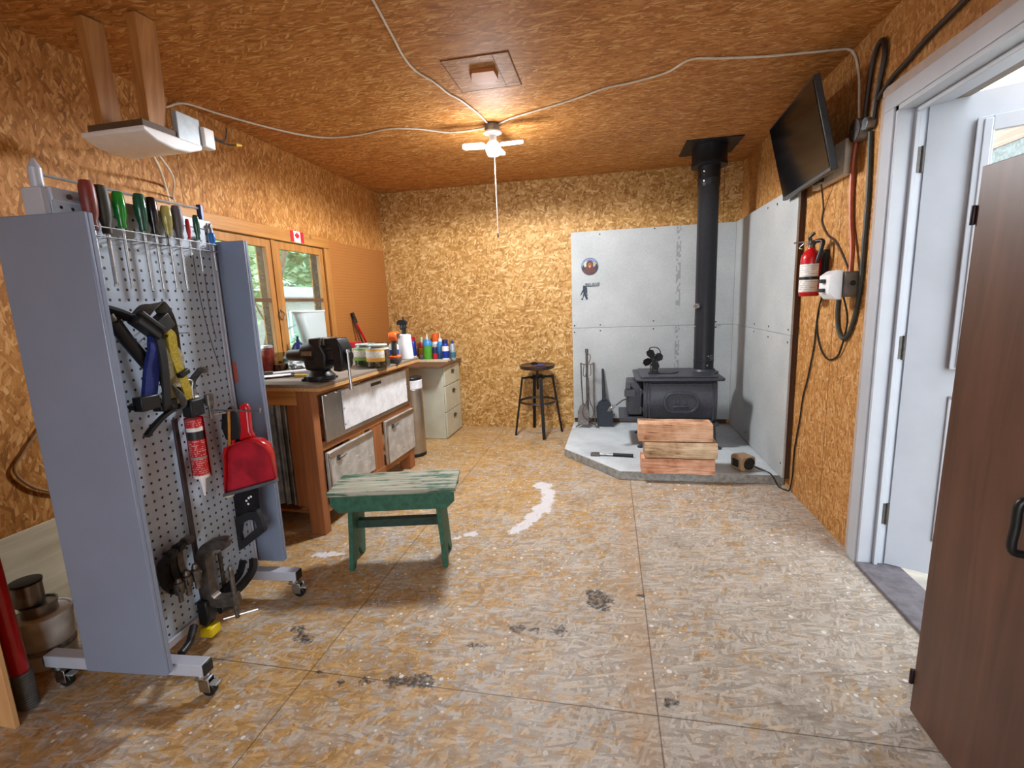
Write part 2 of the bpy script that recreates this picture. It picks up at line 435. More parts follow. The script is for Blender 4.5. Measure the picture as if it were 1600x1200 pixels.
tube(bm, [(XL+.012, 3.085+.028*cos(R(a)), 1.27+.028*sin(R(a))) for a in range(0, 360, 30)], .003, 6, 2, True); cyl(bm, (XL, 3.085, 1.31), (XL+.014, 3.085, 1.295), .006, n=8)
struct('window_latch', bm, DIRTY, win)
struct('trim_1', box(BM(), XL+.001, XL+.022, 1.98, 3.765, WZ1, 1.885), PINEY, bev=.003)     # header board
struct('trim_2', box(BM(), XL+.001, XL+.02, 3.695, 3.765, .9, WZ1-.001), PINE, bev=.003)     # right casing
bm = BM(); box(bm, XL+.001, XL+.008, 3.77, YB-.004, .93, 1.872)
PEG = holes_mat('brown hardboard pegboard', '#a96d36', '#6a3a12', .0254, .0032)
o = obj('pegboard', bm, PEG); tag(o, 'brown perforated hardboard panel on left wall right of window', 'pegboard')
# little flag
bm = BM(); box(bm, XL+.023, XL+.0245, 3.262, 3.42, 1.806, 1.886)
t = thing('flag', 'small red and white maple leaf flag sticker above the window', 'flag', (XL+.023, 3.341, 1.806))
obj('field', bm, mat('flag white', '#eee9ea', .6, var=.02), t, world=True)
bm = BM()
for y0, y1 in ((3.262, 3.302), (3.38, 3.42)): box(bm, XL+.0247, XL+.0252, y0, y1, 1.806, 1.886)
islands('bar', bm, mat('flag red', '#c11a26', .6, var=.02), t, world=True)
leaf = [(0, 1), (.14, .72), (.33, .82), (.26, .42), (.52, .62), (.6, .46), (.9, .5), (.8, .24), (.95, .12), (.5, -.22), (.56, -.4), (.06, -.32), (.06, -.75)]
leaf = leaf + [(-x, y) for x, y in leaf[::-1]][:-1]
bm = prism(BM(), [(x*.031+3.341, y*.034+1.849) for x, y in leaf], 0, .0006, YZ(XL+.0247)); obj('maple_leaf', bm, MC['flag red'], t, world=True)

# ---- door in the right wall
WP = mat('white door paint', '#b9bec7', .4, 0, .03, 5)
dr = struct('door_1', box(box(BM(), XR-.012, XR+.15, DY1-.03, DY1-.002, 0, DZ-.002), XR-.012, XR+.15, DY0, DY1-.002, DZ-.03, DZ-.002), WP)
bm = BM()
box(bm, XR+.045, XR+.062, DY1-.05, DY1-.03, 0, DZ-.03); box(bm, XR+.045, XR+.062, DY0+.03, DY1-.05, DZ-.05, DZ-.03)
struct('door_stop', bm, WP, dr, .003)
bm = box(BM(), XR-.012, XR+.15, DY0, DY0+.028, 0, DZ-.03); struct('door_jamb', bm, WP, dr)
bm = BM()
box(bm, XR-.02, XR-.001, DY1-.012, DY1+.065, 0, DZ-.0125); box(bm, XR-.02, XR-.001, DY0-.07, DY1+.065, DZ-.012, DZ+.055)
struct('door_casing', bm, WP, dr, .003)
TAUPE = mat('taupe trim', '#b3a49b', .55, 0, .05)
bm = BM(); box(bm, XR-.014, XR-.001, DY1+.0655, DY1+.1, 0, DZ+.055); box(bm, XR-.014, XR-.001, DY0-.07, DY1+.1, DZ+.0555, DZ+.095)
struct('door_trim', bm, TAUPE, dr, .002)
bm = BM(); box(bm, XR+.151, XR+.20, DY0-.05, DY1+.06, DZ-.025, DZ+.06)
struct('door_outer_trim', bm, mat('dark taupe trim', '#85786f', .6, 0, .1), dr)
hx, hy = XR+.09, 2.378                       # hinge line
Mdoor = frame((hx, hy, 0), (cos(R(-27.5)), sin(R(-27.5)), 0), (0, 0, 1))   # local x along leaf, y up, z towards room? (-y side)
def dbox(bm, a0, a1, z0, z1, d0, d1):
    return prism(bm, [(a0, z0), (a1, z0), (a1, z1), (a0, z1)], d0, d1, Mdoor)
leafm = BM()
L0, L1, LZ0, LZ1 = .19, .73, 1.0, 1.885
for (a0, a1, z0, z1) in ((.005, L0, .02, 2.03), (L1, .915, .02, 2.03), (L0, L1, .02, LZ0), (L0, L1, LZ1, 2.03)): dbox(leafm, a0, a1, z0, z1, -.044, 0)
leaf_o = struct('door_leaf', leafm, WP, dr)
bm = BM()
for (a0, a1, z0, z1) in ((.15, L0+.012, .955, 1.93), (L1-.012, .77, .955, 1.93), (L0, L1, .955, LZ0+.012), (L0, L1, LZ1-.012, 1.93)): dbox(bm, a0, a1, z0, z1, .0005, .022)
for (a0, a1, z0, z1) in ((.158, .2, .965, 1.92),): dbox(bm, a0+.012, a1-.005, z0, z1, .022, .028)
struct('door_lite_frame', bm, WP, dr, .006)
struct('door_pane', dbox(BM(), L0, L1, LZ0, LZ1, -.024, -.018), PANE, dr)
bm = BM()
for (a0, a1, z0, z1) in ((.16, .178, .18, .84), (.74, .758, .18, .84), (.16, .758, .18, .198), (.16, .758, .822, .84)): dbox(bm, a0, a1, z0, z1, .0005, .008)
struct('door_panel_moulding', bm, WP, dr, .004)
HINGE = mat('brushed hinge steel', '#55524f', .45, .5, .15, 50)
for z in (1.815, 1.04, .265):
    bm = BM(); box(bm, XR+.052, XR+.088, DY1-.0335, DY1-.0295, z-.05, z+.05); cyl(bm, (hx, hy+.004, z-.052), (hx, hy+.004, z+.052), .008, n=10)
    for dz in (-.035, -.012, .012, .035): cyl(bm, (XR+.068, DY1-.036, z+dz), (XR+.068, DY1-.033, z+dz), .004, n=8)
    struct('door_hinge', bm, HINGE, dr)
bm = BM(); box(bm, XR-.025, XR+.155, DY0, DY1-.03, 0.0005, .016)
struct('door_sill', bm, mat('grey rubber threshold', '#6e6a70', .7, 0, .15, 25, .1), dr, .004)

# ================================================================ outdoors
lawn = struct('ground', box(BM(), -45, XL-.14, -10, 45, -.75, -.35), mat('lawn green', '#5f7a42', .9, 0, .35, 5))
struct('ground_slab', box(BM(), XR+.16, 9, -6, 9, -.2, -.03), mat('pale concrete', '#b4b1aa', .85, 0, .1, 12))
struct('driveway', box(BM(), -6, 6, -12, YF-.1, -.2, -.05), mat('grey drive gravel', '#9a968e', .9, 0, .2, 40))
LEAFM = []
def leafmat(name, c1, c2):
    g = G(name); r = g.n('TexVoronoi', {'Vector': g.obj(), 'Scale': 5.}); k = g.n('SeparateColor', {0: r.outputs['Color']}).outputs[0]
    g.set(Base_Color=g.mix(k, lin(c1), lin(c2)), Roughness=.6); return g.m
LF = [leafmat('tree leaves', '#5f9270', '#aed0b8'), leafmat('light leaves', '#74a274', '#bcd6b2'), leafmat('bush leaves', '#568c5c', '#aacfa2')]
BARK = mat('grey bark', '#5b5046', .9, 0, .25, 20, .3)
def cloud(bm, c, rad, n, size):
    for _ in range(n):
        while True:
            p = V3((random.uniform(-1, 1), random.uniform(-1, 1), random.uniform(-1, 1)))
            if .25 < p.length < 1: break
        p = V3(c)+V3((p.x*rad[0], p.y*rad[1], p.z*rad[2]))
        q = M4.Rotation(random.uniform(0, 6.3), 4, 'Z') @ M4.Rotation(random.uniform(0, 3.1), 4, 'X'); s = size*random.uniform(.6, 1.3)
        vs = [bm.verts.new(p+(q @ V3(v))) for v in ((s, 0, 0), (0, s*.5, .1*s), (-s, 0, 0), (0, -s*.5, .1*s))]
        bm.faces.new(vs)
def tree(name, label, base, h, crowns, m, n, size, tr=.12, lean=(0, 0), cat='tree'):
    t = thing(name, label, cat, base)
    x, y, z = base
    obj('trunk', tube(BM(), [(x, y, z), (x+lean[0]*.4, y+lean[1]*.5, z+h*.5), (x+lean[0], y+lean[1], z+h)], [tr, tr*.5], 8), BARK, t, world=True)
    bm = BM()
    for c, r in crowns: cloud(bm, c, r, n, size)
    obj('foliage', bm, m, t, world=True); return t
tree('leafy_tree', 'large leafy green tree filling the right window pane', (-6.6, 10.8, -.35), 3.6, [((-6.6, 10.6, 2.75), (1.1, 1.9, .95))], LF[0], 2600, .11)
tree('leafy_tree', 'bright green tree seen through the left window pane', (-6.9, 7.2, -.35), 3.6, [((-6.9, 7.2, 2.3), (1.2, 1.3, 1.7))], LF[1], 2800, .11)
tree('leafy_tree', 'tall tree in the distance behind the white trailer', (-19, 24, -.35), 7, [((-19, 24, 3.6), (3., 8., 4.))], LF[0], 5200, .3, .2)
tree('leafy_tree', 'pale tree behind the lawn left of the trailer', (-14, 11., -.35), 6, [((-14, 9.8, 2.2), (2.4, 2.4, 2.4))], LF[1], 3200, .22, .2)
tree('garden_bush', 'round green bush in front of the white trailer', (-6.3, 9.55, -.35), .5, [((-6.3, 9.6, .35), (.6, 1.0, .55))], LF[2], 1700, .075, .03, cat='bush')
t = thing('young_tree', 'thin leaning bare trunk on the lawn outside the window', 'tree', (-5.2, 6.2, -.35))
obj('trunk', tube(BM(), [(-5.2, 6.2, -.35), (-5.2, 6.45, .6), (-5.15, 6.85, 1.6), (-5.1, 7.3, 2.8)], [.06, .035], 8), BARK, t, world=True)
obj('branch', tube(tube(BM(), [(-5.2, 6.5, .7), (-5.1, 6.75, .95), (-5., 7.1, 1.1)], [.025, .008], 6), [(-5.2, 6.6, 1.1), (-5.2, 6.4, 1.4), (-5.2, 6.3, 1.8)], [.02, .006], 6), BARK, t, world=True)
# trailer home
tr = thing('trailer_home', 'white trailer home with low grey roof beyond the lawn', 'building', (-10.4, 14.6, -.35))
obj('wall', box(BM(), -11.8, -9.2, 11.9, 17.6, -.3, 1.62), mat('trailer siding', '#a3a6aa', .6, 0, .04), tr, world=True)
obj('roof', prism(BM(), [(-12.0, 1.62), (-8.9, 1.62), (-8.9, 1.70), (-10.4, 2.1), (-12.0, 1.7)], -17.8, -11.7, XZ(0)), mat('grey roof felt', '#7f8489', .8, 0, .15), tr, world=True)
for y in (12.6, 14.4, 16.):
    f = obj('window_frame', box(BM(), -9.21, -9.16, y, y+.85, .55, 1.3), WHITEPL, tr, world=True)
    obj('pane', box(BM(), -9.17, -9.15, y+.08, y+.77, .62, 1.23), mat('dark pane', '#5f7a72', .15, 0, .2), f, world=True)
obj('skirting', box(BM(), -11.7, -9.3, 12., 17.5, -.4, -.3), GREYW, tr, world=True)
# neighbour wall with a timber band, outside the door
nb = thing('neighbour_shed', 'cream shed wall with timber band outside the open door', 'building', (4.4, 3.2, -.03))
obj('wall', box(BM(), 4., 4.8, -1.5, 9.5, -.03, 5.2), mat('cream siding', '#cfcabc', .7, 0, .04), nb, world=True)
obj('timber_band', box(BM(), 3.94, 3.999, -1.4, 9.4, 2.69, 3.1), wood('reddish timber', '#9a6450', '#c8948a', 'y', 40, .6), nb, world=True)
obj('dark_band', box(BM(), 3.95, 3.999, -1.4, 9.4, 2.45, 2.69), mat('grey flashing', '#7d7d7f', .6, 0, .2), nb, world=True)
# ================================================================ hearth corner
CBX = cement_mat('cement board back', 'xz', [(.285, .025, 1.17, 1.93), (.25, .023, .15, 1.02)])
CBY = cement_mat('cement board right', 'yz', [(3.98, .018, 1.06, 1.93), (3.98, .018, .15, 1.0)])
SCREW = mat('dark screw', '#2c2c2c', .5, .6, .05)
EDGE = mat('board edge', '#a58a7a', .8, 0, .15)
def cboard(nm, lab, x0, x1, y0, y1, z0, z1, m, pts, ax):
    t = thing(nm, lab, 'wall board', ((x0+x1)/2, (y0+y1)/2, z0))
    obj('sheet', box(BM(), x0, x1, y0, y1, z0, z1), m, t, .0015, world=True)
    bm = BM()
    for (a, z) in pts:
        if ax == 'x': cyl(bm, (a, y0-.002, z), (a, y0+.002, z), .007, n=10)
        else: cyl(bm, (x0-.002, a, z), (x0+.002, a, z), .007, n=10)
    islands('screw_head', bm, SCREW, t, world=True); return t
BX0, BX1, BJ = -.352, 1.128, 1.026
cboard('cement_board', 'upper grey cement board on the back wall with round plaque', BX0, BX1, YB-.033, YB-.02, BJ+.001, 1.938, CBX, [(-.08, 1.905), (.42, 1.925), (-.33, 1.05), (-.08, 1.052), (.42, 1.075), (.98, 1.05)], 'x')
cboard('cement_board', 'lower grey cement board on the back wall behind the stove', BX0, BX1, YB-.033, YB-.02, .115, BJ-.001, CBX, [(-.33, .985), (-.08, .995), (.42, 1.0), (.98, 1.0), (.05, .15)], 'x')
RBX, RY0, RY1 = 1.128, 3.318, YB-.034
cboard('cement_board', 'upper grey cement board on the right wall under the television', RBX, RBX+.013, RY0, RY1, BJ+.001, 1.938, CBY, [(3.36, 1.88), (3.7, 1.89), (3.9, 1.9), (3.36, 1.06), (3.75, 1.06), (4.1, 1.06)], 'y')
cboard('cement_board', 'lower grey cement board on the right wall beside the hearth', RBX, RBX+.013, RY0, RY1, .078, BJ-.001, CBY, [(3.36, .98), (3.75, .985), (4.1, 1.0), (3.36, .17), (4.2, .15)], 'y')
STRAP = wood('dark spacer strip', '#3a2416', '#5c3b24', 'z', 40, .8)
o = obj('spacer_strip', box(BM(), RBX+.014, XR-.001, 3.335, 3.40, .0695, 1.93), STRAP); tag(o, 'dark vertical wood strip showing at the front edge of right cement boards', 'wood strip')
o = obj('spacer_strip', box(BM(), BX0+.01, BX1-.02, YB-.019, YB-.001, .0695, .16), STRAP); tag(o, 'dark horizontal wood strip under the back cement boards at the hearth', 'wood strip')
# hearth slab
CONC = G('poured concrete'); g = CONC; u, v, uv = plane_uv(g, 'xy')
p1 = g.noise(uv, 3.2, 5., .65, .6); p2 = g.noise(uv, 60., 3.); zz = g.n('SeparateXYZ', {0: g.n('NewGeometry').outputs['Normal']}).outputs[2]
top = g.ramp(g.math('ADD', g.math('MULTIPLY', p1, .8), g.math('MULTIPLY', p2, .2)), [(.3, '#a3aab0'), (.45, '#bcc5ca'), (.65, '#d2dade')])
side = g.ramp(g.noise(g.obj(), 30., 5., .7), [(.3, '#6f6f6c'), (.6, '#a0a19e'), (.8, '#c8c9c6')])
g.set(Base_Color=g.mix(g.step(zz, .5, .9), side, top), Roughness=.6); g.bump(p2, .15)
HZ = .068
hp = [(-.37, 3.885), (.078, 3.385), (1.172, 3.40), (1.172, YB-.001), (-.352, YB-.001)]
o = obj('hearth_slab', prism(BM(), hp, .0005, HZ), g.m, bev=.004); tag(o, 'pale grey concrete hearth slab with a clipped front corner', 'hearth')
# round plaque and sign
BZ = YB-.0335
def disc(bm, cx, cz, r, y, d, n=40): return cyl(bm, (cx, y, cz), (cx, y-d, cz), r, n=n)
g = G('painted round plaque'); u, v, uv = plane_uv(g, 'xz')
nn = g.noise(uv, 45., 3.)
t = thing('wall_plaque', 'small round plaque with a dark brown shaggy figure on cement board', 'plaque', (-.176, BZ, 1.53))
obj('rim', disc(BM(), -.176, 1.612, .081, BZ-.0005, .006), mat('plaque rim', '#3a1d1c', .5, 0, .1), t, .001, world=True)
def plate(nm, poly, col, d0, d1): obj(nm, prism(BM(), [(x-.176, z+1.612) for x, z in poly], -(BZ-d0), -(BZ-d1), XZ(0)), mat('plaque '+nm, col, .45, 0, .3, 90), t, world=True)
circ = [(.077*cos(R(a)), .077*sin(R(a))) for a in range(0, 360, 8)]
plate('sky', circ, '#6e86b4', .007, .0078)
plate('cloud', [(-.062, .0), (-.045, .042), (-.02, .05), (-.03, .0)], '#c9b98a', .0079, .0084)
plate('meadow', [(.03, .0), (.035, .04), (.055, .035), (.066, .005)], '#b79a62', .0079, .0084)
plate('dark_trees', [(-.076, -.01), (-.06, .02), (-.05, -.005), (.05, -.005), (.062, .03), (.076, .0), (.07, -.03), (.05, -.058), (.02, -.074), (-.02, -.074), (-.05, -.058), (-.07, -.03)], '#1e1a20', .0085, .009)
plate('shaggy_body', [(-.06, -.045), (-.045, -.012), (-.03, .0), (-.033, .028), (-.022, .05), (0, .06), (.022, .05), (.033, .028), (.03, .0), (.045, -.012), (.06, -.045), (.03, -.07), (-.03, -.07)], '#54221a', .0091, .0098)
plate('face', [(-.018, .02), (-.014, .0), (0, -.018), (.014, .0), (.018, .02), (.01, .034), (-.01, .034)], '#8e4f2c', .0099, .0104)
plate('muzzle', [(-.011, .0), (0, -.012), (.011, .0), (.008, .01), (-.008, .01)], '#c58a5a', .0105, .011)
t = thing('wall_sign', 'black cut metal sign of a striding hairy figure below BELIEVE', 'sign', (-.235, BZ, 1.3))
SIGN = mat('dark sign metal', '#2d3440', .5, .4, .08)
fig = [(-.262, 1.3), (-.262, 1.308), (-.248, 1.316), (-.243, 1.345), (-.238, 1.372), (-.25, 1.366), (-.262, 1.344), (-.27, 1.34), (-.266, 1.352), (-.252, 1.384), (-.243, 1.4), (-.244, 1.425), (-.236, 1.437), (-.226, 1.432), (-.214, 1.428), (-.204, 1.41), (-.203, 1.38), (-.204, 1.35), (-.2, 1.338), (-.206, 1.333), (-.213, 1.352), (-.216, 1.364), (-.219, 1.36), (-.208, 1.336), (-.2, 1.32), (-.198, 1.303), (-.216, 1.3), (-.216, 1.308), (-.222, 1.322), (-.234, 1.345), (-.24, 1.325), (-.246, 1.304), (-.25, 1.3)]
obj('figure', prism(BM(), fig, -(BZ-.001), -(BZ-.005), XZ(0)), SIGN, t, world=True)
bm = text_bm('BELIEVE', .042, .0016, frame((-.152, BZ-.0035, 1.428), (1, 0, 0), (0, 0, 1)), .98)
box(bm, -.215, -.098, BZ-.005, BZ-.002, 1.4235, 1.4275); obj('lettering', bm, SIGN, t, world=True)

# ---- wood stove
t = thing('wood_stove', 'black cast iron box stove on the concrete hearth', 'stove', (.56, 4.2, HZ))
SX0, SX1, SY0, SY1 = .275, .845, 3.965, 4.42
bm = BM()
sec = [(SY0+.03, .285), (SY0, .33), (SY0-.012, .45), (SY0, .6), (SY0+.02, .632), (SY1-.02, .632), (SY1, .6), (SY1+.012, .45), (SY1, .33), (SY1-.03, .285)]
prism(bm, sec, SX0, SX1, YZ(0)); obj('firebox', bm, IRON, t, .006, world=True)
bm = BM(); box(bm, SX0-.004, SX1+.012, SY0-.012, SY1+.012, .258, .287); box(bm, SX0+.03, SX1-.03, SY0-.008, SY0+.02, .29, .31); obj('base_plate', bm, IRON, t, .004, world=True)
bm = BM()
prism(bm, rrect(SX0-.065, SX1+.05, SY0-.045, SY1+.045, .03), .632, .655); prism(bm, rrect(SX0-.02, SX1+.0, SY0-.02, SY1+.02, .02), .655, .668)
obj('top_plate', bm, IRON, t, .006, world=True)
bm = BM(); cyl(bm, (.47, 4.19, .668), (.47, 4.19, .676), .105, n=32); cyl(bm, (.36, 4.19, .675), (.36, 4.19, .679), .02, n=12); obj('cooking_lid', bm, IRON, t, .003, world=True)
cx, cz = .568, .455
def oval(w, h, r): return rrect(cx-w/2, cx+w/2, cz-h/2, cz+h/2, r, 8)
bm = BM(); o1, o2 = oval(.27, .178, .085), oval(.232, .14, .066)
for i in range(len(o1)):
    j = (i+1) % len(o1); q = [o1[i], o1[j], o2[j], o2[i]]
    prism(bm, q, -(SY0-.008), -(SY0-.032), XZ(0))
bmesh.ops.remove_doubles(bm, verts=bm.verts, dist=1e-5); obj('medallion_rim', bm, IRON, t, .004, world=True)
bm = BM(); prism(bm, o2, -(SY0-.009), -(SY0-.016), XZ(0)); obj('medallion', bm, IRON, t, world=True)
bm = BM()
for dx, pts in ((-.02, [(0, -.02), (-.018, .0), (-.006, .02), (.0, .045), (.012, .015), (.008, -.01)]), (.025, [(0, -.02), (-.012, .0), (.0, .02), (-.006, .05), (.02, .02), (.016, -.01)]), (-.05, [(0, -.025), (-.01, -.005), (0, .03), (.01, .0)])):
    prism(bm, [(cx+dx+a, cz+b) for a, b in pts], -(SY0-.014), -(SY0-.021), XZ(0))
cyl(bm, (cx-.06, SY0-.017, cz-.038), (cx+.06, SY0-.017, cz-.03), .007, n=8); cyl(bm, (cx-.06, SY0-.017, cz-.03), (cx+.055, SY0-.017, cz-.045), .006, n=8)
obj('flame_relief', bm, IRON, t, .003, world=True)
bm = BM()
for x in (SX0+.025, SX0+.05, SX1-.03): box(bm, x-.007, x+.007, SY0-.012, SY0+.02, .31, .62)
box(bm, SX0+.05, SX1-.05, SY0-.01, SY0+.02, .596, .61); obj('side_ribs', bm, IRON, t, .004, world=True)
# door on the left end
bm = BM(); prism(bm, [(SY0+.03, .335), (SY0+.03, .55), (SY0+.09, .605), (SY1-.09, .605), (SY1-.03, .55), (SY1-.03, .335)], SX0-.125, SX0-.004, YZ(0))
d = obj('fire_door', bm, IRON, t, .012, world=True)
bm = BM()
for z in (.39, .54): cyl(bm, (SX0-.02, SY0+.0, z-.025), (SX0-.02, SY0+.0, z+.025), .014, n=12); box(bm, SX0-.03, SX0+.02, SY0-.005, SY0+.03, z-.015, z+.015)
islands('hinge', bm, IRON, d, bev=.003, world=True)
bm = BM(); box(bm, SX0-.15, SX0-.06, SY0-.01, SY0+.035, .5, .56); cyl(bm, (SX0-.14, SY0+.02, .575), (SX0-.1, SY0+.02, .575), .035, n=16); obj('air_damper', bm, IRON, d, .004, world=True)
hpnts = [(SX0-.115, SY0-.0, .485), (SX0-.16, SY0-.03, .478), (SX0-.195, SY0-.04, .455), (SX0-.22, SY0-.045, .435)]
obj('handle_rod', tube(BM(), hpnts, .006, 8), IRON, d, world=True)
bm = BM(); a, b = V3(hpnts[-1]), V3((SX0-.285, SY0-.06, .395)); P = []
for i in range(61):
    k = i/60; q = a.lerp(b, k); ph = k*2*pi*6; r = .006+.014*sin(pi*k); P.append(q+V3((0, cos(ph)*r, sin(ph)*r)))
obj('coil_handle', tube(bm, P, .0028, 6, 1), STEEL, d, world=True)
bm = BM(); prism(bm, [(SX0-.19, SY0+.0), (SX0+.01, SY0-.01), (SX0+.01, SY1-.04), (SX0-.19, SY1-.06)], .29, .325); obj('ash_lip', bm, IRON, t, .006, world=True)
for sx, sy in ((SX0+.03, SY0+.04), (SX1-.03, SY0+.04), (SX0+.03, SY1-.04), (SX1-.03, SY1-.04)):
    dx = -.03 if sx < .5 else .03; dy = -.02 if sy < 4.2 else .02
    bm = BM(); tube(bm, [(sx, sy, .27), (sx+dx*.4, sy+dy*.4, .2), (sx+dx*.7, sy+dy*.7, .13), (sx+dx*1.6, sy+dy*1.6, HZ+.008)], [.026, .013], 10); cyl(bm, (sx+dx*1.7, sy+dy*1.7, HZ+.0005), (sx+dx*1.7, sy+dy*1.7, HZ+.012), .024, n=14)
    obj('leg', bm, IRON, t, world=True)
PX, PY = .783, 4.24
bm = BM(); lathe(bm, [(.12, .655), (.12, .667), (.098, .672), (.09, .69), (.0785, .69), (.0785, .66)], (PX, PY, 0)); obj('flue_collar', bm, IRON, t, .002, world=True)
# pipe
t = thing('stove_pipe', 'tall black stove pipe from stove top to ceiling', 'pipe', (PX, PY, .672))
bm = lathe(BM(), [(.079, .673), (.079, .752), (.0815, .754), (.0815, .765), (.079, .767), (.079, 2.14), (.081, 2.142), (.081, 2.15), (.084, 2.152), (.084, 2.20), (.086, 2.202), (.084, 2.21), (.084, 2.30), (.06, 2.3)], (PX, PY, 0), 40)
obj('pipe', bm, PIPE, t, ang=50, world=True)
obj('support_box', lathe(BM(), [(.09, 2.295), (.135, 2.295), (.135, 2.32), (.131, 2.325), (.131, 2.443), (.09, 2.443)], (PX, PY, 0), 36), PIPE, t, ang=40, world=True)
obj('ceiling_plate', box(BM(), .58, .985, 4.035, 4.455, 2.4425, H-.0005), PIPE, t, .001, world=True)
bm = BM()
for z, a in ((.725, -80), (.80, -75), (2.18, -125), (2.25, -125)): cyl(bm, (PX+.078*cos(R(a)), PY+.078*sin(R(a)), z), (PX+.087*cos(R(a)), PY+.087*sin(R(a)), z), .006, n=10)
islands('screw', bm, STEEL, t, world=True)
bm = BM(); a = R(-140); q = V3((PX+.08*cos(a), PY+.08*sin(a), 1.215)); e = V3((cos(a), sin(a), 0))
cyl(bm, q-e*.004, q+e*.012, .02, n=18); tube(bm, [q+e*.012, q+e*.03+V3((-.0, 0, .006))], .006, 8, 1); tube(bm, [q+e*.03+V3((0, 0, .02*cos(k)))+V3((-sin(a), cos(a), 0))*.02*sin(k) for k in [i*pi/6 for i in range(12)]], .004, 6, 1, True)
obj('draught_knob', bm, STEEL, t, world=True)
bm = BM(); tube(bm, [(PX-.16, PY-.02, 1.055), (PX-.12, PY-.02, 1.045), (PX-.09, PY-.02, 1.045), (PX+.125, PY-.02, 1.05)], .004, 6, 1); tube(bm, [(PX-.165, PY-.02, 1.055), (PX-.17, PY-.02, 1.035), (PX-.15, PY-.02, 1.03)], .0035, 6)
obj('damper_handle', bm, STEEL, t, world=True)
bm = BM()
for i in range(3):
    for j in range(4):
        a = R(-62+j*7); z = .765+i*.018+(j % 2)*.004
        cyl(bm, (PX+.0788*cos(a), PY+.0788*sin(a), z), (PX+.0794*cos(a), PY+.0794*sin(a), z), .0045, n=6)
obj('printed_marks', bm, mat('pale print', '#8d8f94', .6, 0, .1), t, world=True)
# stove fan
t = thing('stove_fan', 'small black heat powered fan standing on the stove', 'fan', (.36, 4.12, .668))
FX, FY = .36, 4.12
bm = BM(); box(bm, FX-.035, FX+.055, FY-.03, FY+.03, .6685, .678)
for k in range(5): box(bm, FX-.02+k*.014, FX-.014+k*.014, FY-.025, FY+.025, .678, .80+.01*k)
obj('heat_sink', bm, BLACK, t, .002, world=True)
bm = BM(); cyl(bm, (FX-.005, FY-.075, .795), (FX-.005, FY-.02, .795), .02, n=16); obj('motor', bm, BLACK, t, .002, world=True)
for k in range(4):
    a = R(25+90*k); bm = BM()
    pts = [(.012, -.012), (.03, -.034), (.07, -.036), (.088, -.01), (.08, .022), (.05, .03), (.012, .012)]
    M = frame((FX-.005, FY-.078, .795), (cos(a), .25*sin(a+1), sin(a)), (-sin(a), .35, cos(a)))
    prism(bm, pts, -.001, .001, M); obj('fan_blade', bm, BLACK, t, world=True)
bm = BM(); tube(bm, [(FX+.05, FY, .80), (FX+.06, FY, .85), (FX+.03, FY, .885), (FX-.02, FY, .885), (FX-.03, FY, .86)], .004, 6); obj('carry_loop', bm, BLACK, t, world=True)
# firewood stack
def log_mat(name, c1, c2, c3):
    g = G(name); v = g.obj(); w = g.n('VectorMath', {0: v, 1: (2.2, 30., 30.)}, operation='MULTIPLY').outputs[0]
    a = g.noise(w, 1.6, 6., .65, .8); b = g.noise(v, 7., 4.)
    k = g.math('ADD', g.math('MULTIPLY', a, .7), g.math('MULTIPLY', b, .6))
    g.set(Base_Color=g.ramp(k, [(.5, c1), (.58, c2), (.76, c3)]), Roughness=.75); g.bump(a, 1., .008); return g.m
LOGS = [log_mat('split fir', '#5e3c28', '#bd8a66', '#e2ba9a'), log_mat('split birch', '#54402e', '#ac8a66', '#dcc4a4'), log_mat('split larch', '#643a26', '#bd7e5c', '#e4b496')]
zb = HZ+.0008
for (x0, x1, y0, y1, h, sh, lab, m) in ((.225, .715, 3.345, 3.53, .112, .01, 'bottom split log of the stack of three on the hearth', LOGS[2]),
                                  (.245, .73, 3.355, 3.55, .112, -.006, 'middle split log of the stack of three on the hearth', LOGS[1]),
                                  (.205, .70, 3.375, 3.56, .128, .004, 'topmost split log of the stack of three on the hearth', LOGS[0])):
    bm = BM(); n = 12; sec = [(y0, zb+.004), (y0-.004+sh, zb+h*.5), (y0+.01, zb+h-.003), (y0+.09, zb+h), (y1-.02, zb+h-.002), (y1+.01, zb+h*.6), (y1-.03, zb+.003), (y0+.08, zb)]
    rings = []
    for i in range(n+1):
        x = x0+(x1-x0)*i/n
        ring = []
        for (y, z) in sec:
            q = V3((x*6, y*9, z*9)); f = __import__('mathutils').noise.noise(q)*.006
            ring.append(bm.verts.new((x, y+f, min(max(z+f*.35, zb), zb+h))))
        rings.append(ring)
    for A, B in zip(rings, rings[1:]):
        for k in range(len(sec)): bm.faces.new((A[k], A[(k+1) % 8], B[(k+1) % 8], B[k]))
    bm.faces.new(rings[0][::-1]); bm.faces.new(rings[-1])
    o = obj('firewood_log', bm, m, ang=40); tag(o, lab, 'firewood', 'split logs stacked on the hearth'); zb += h+.0006
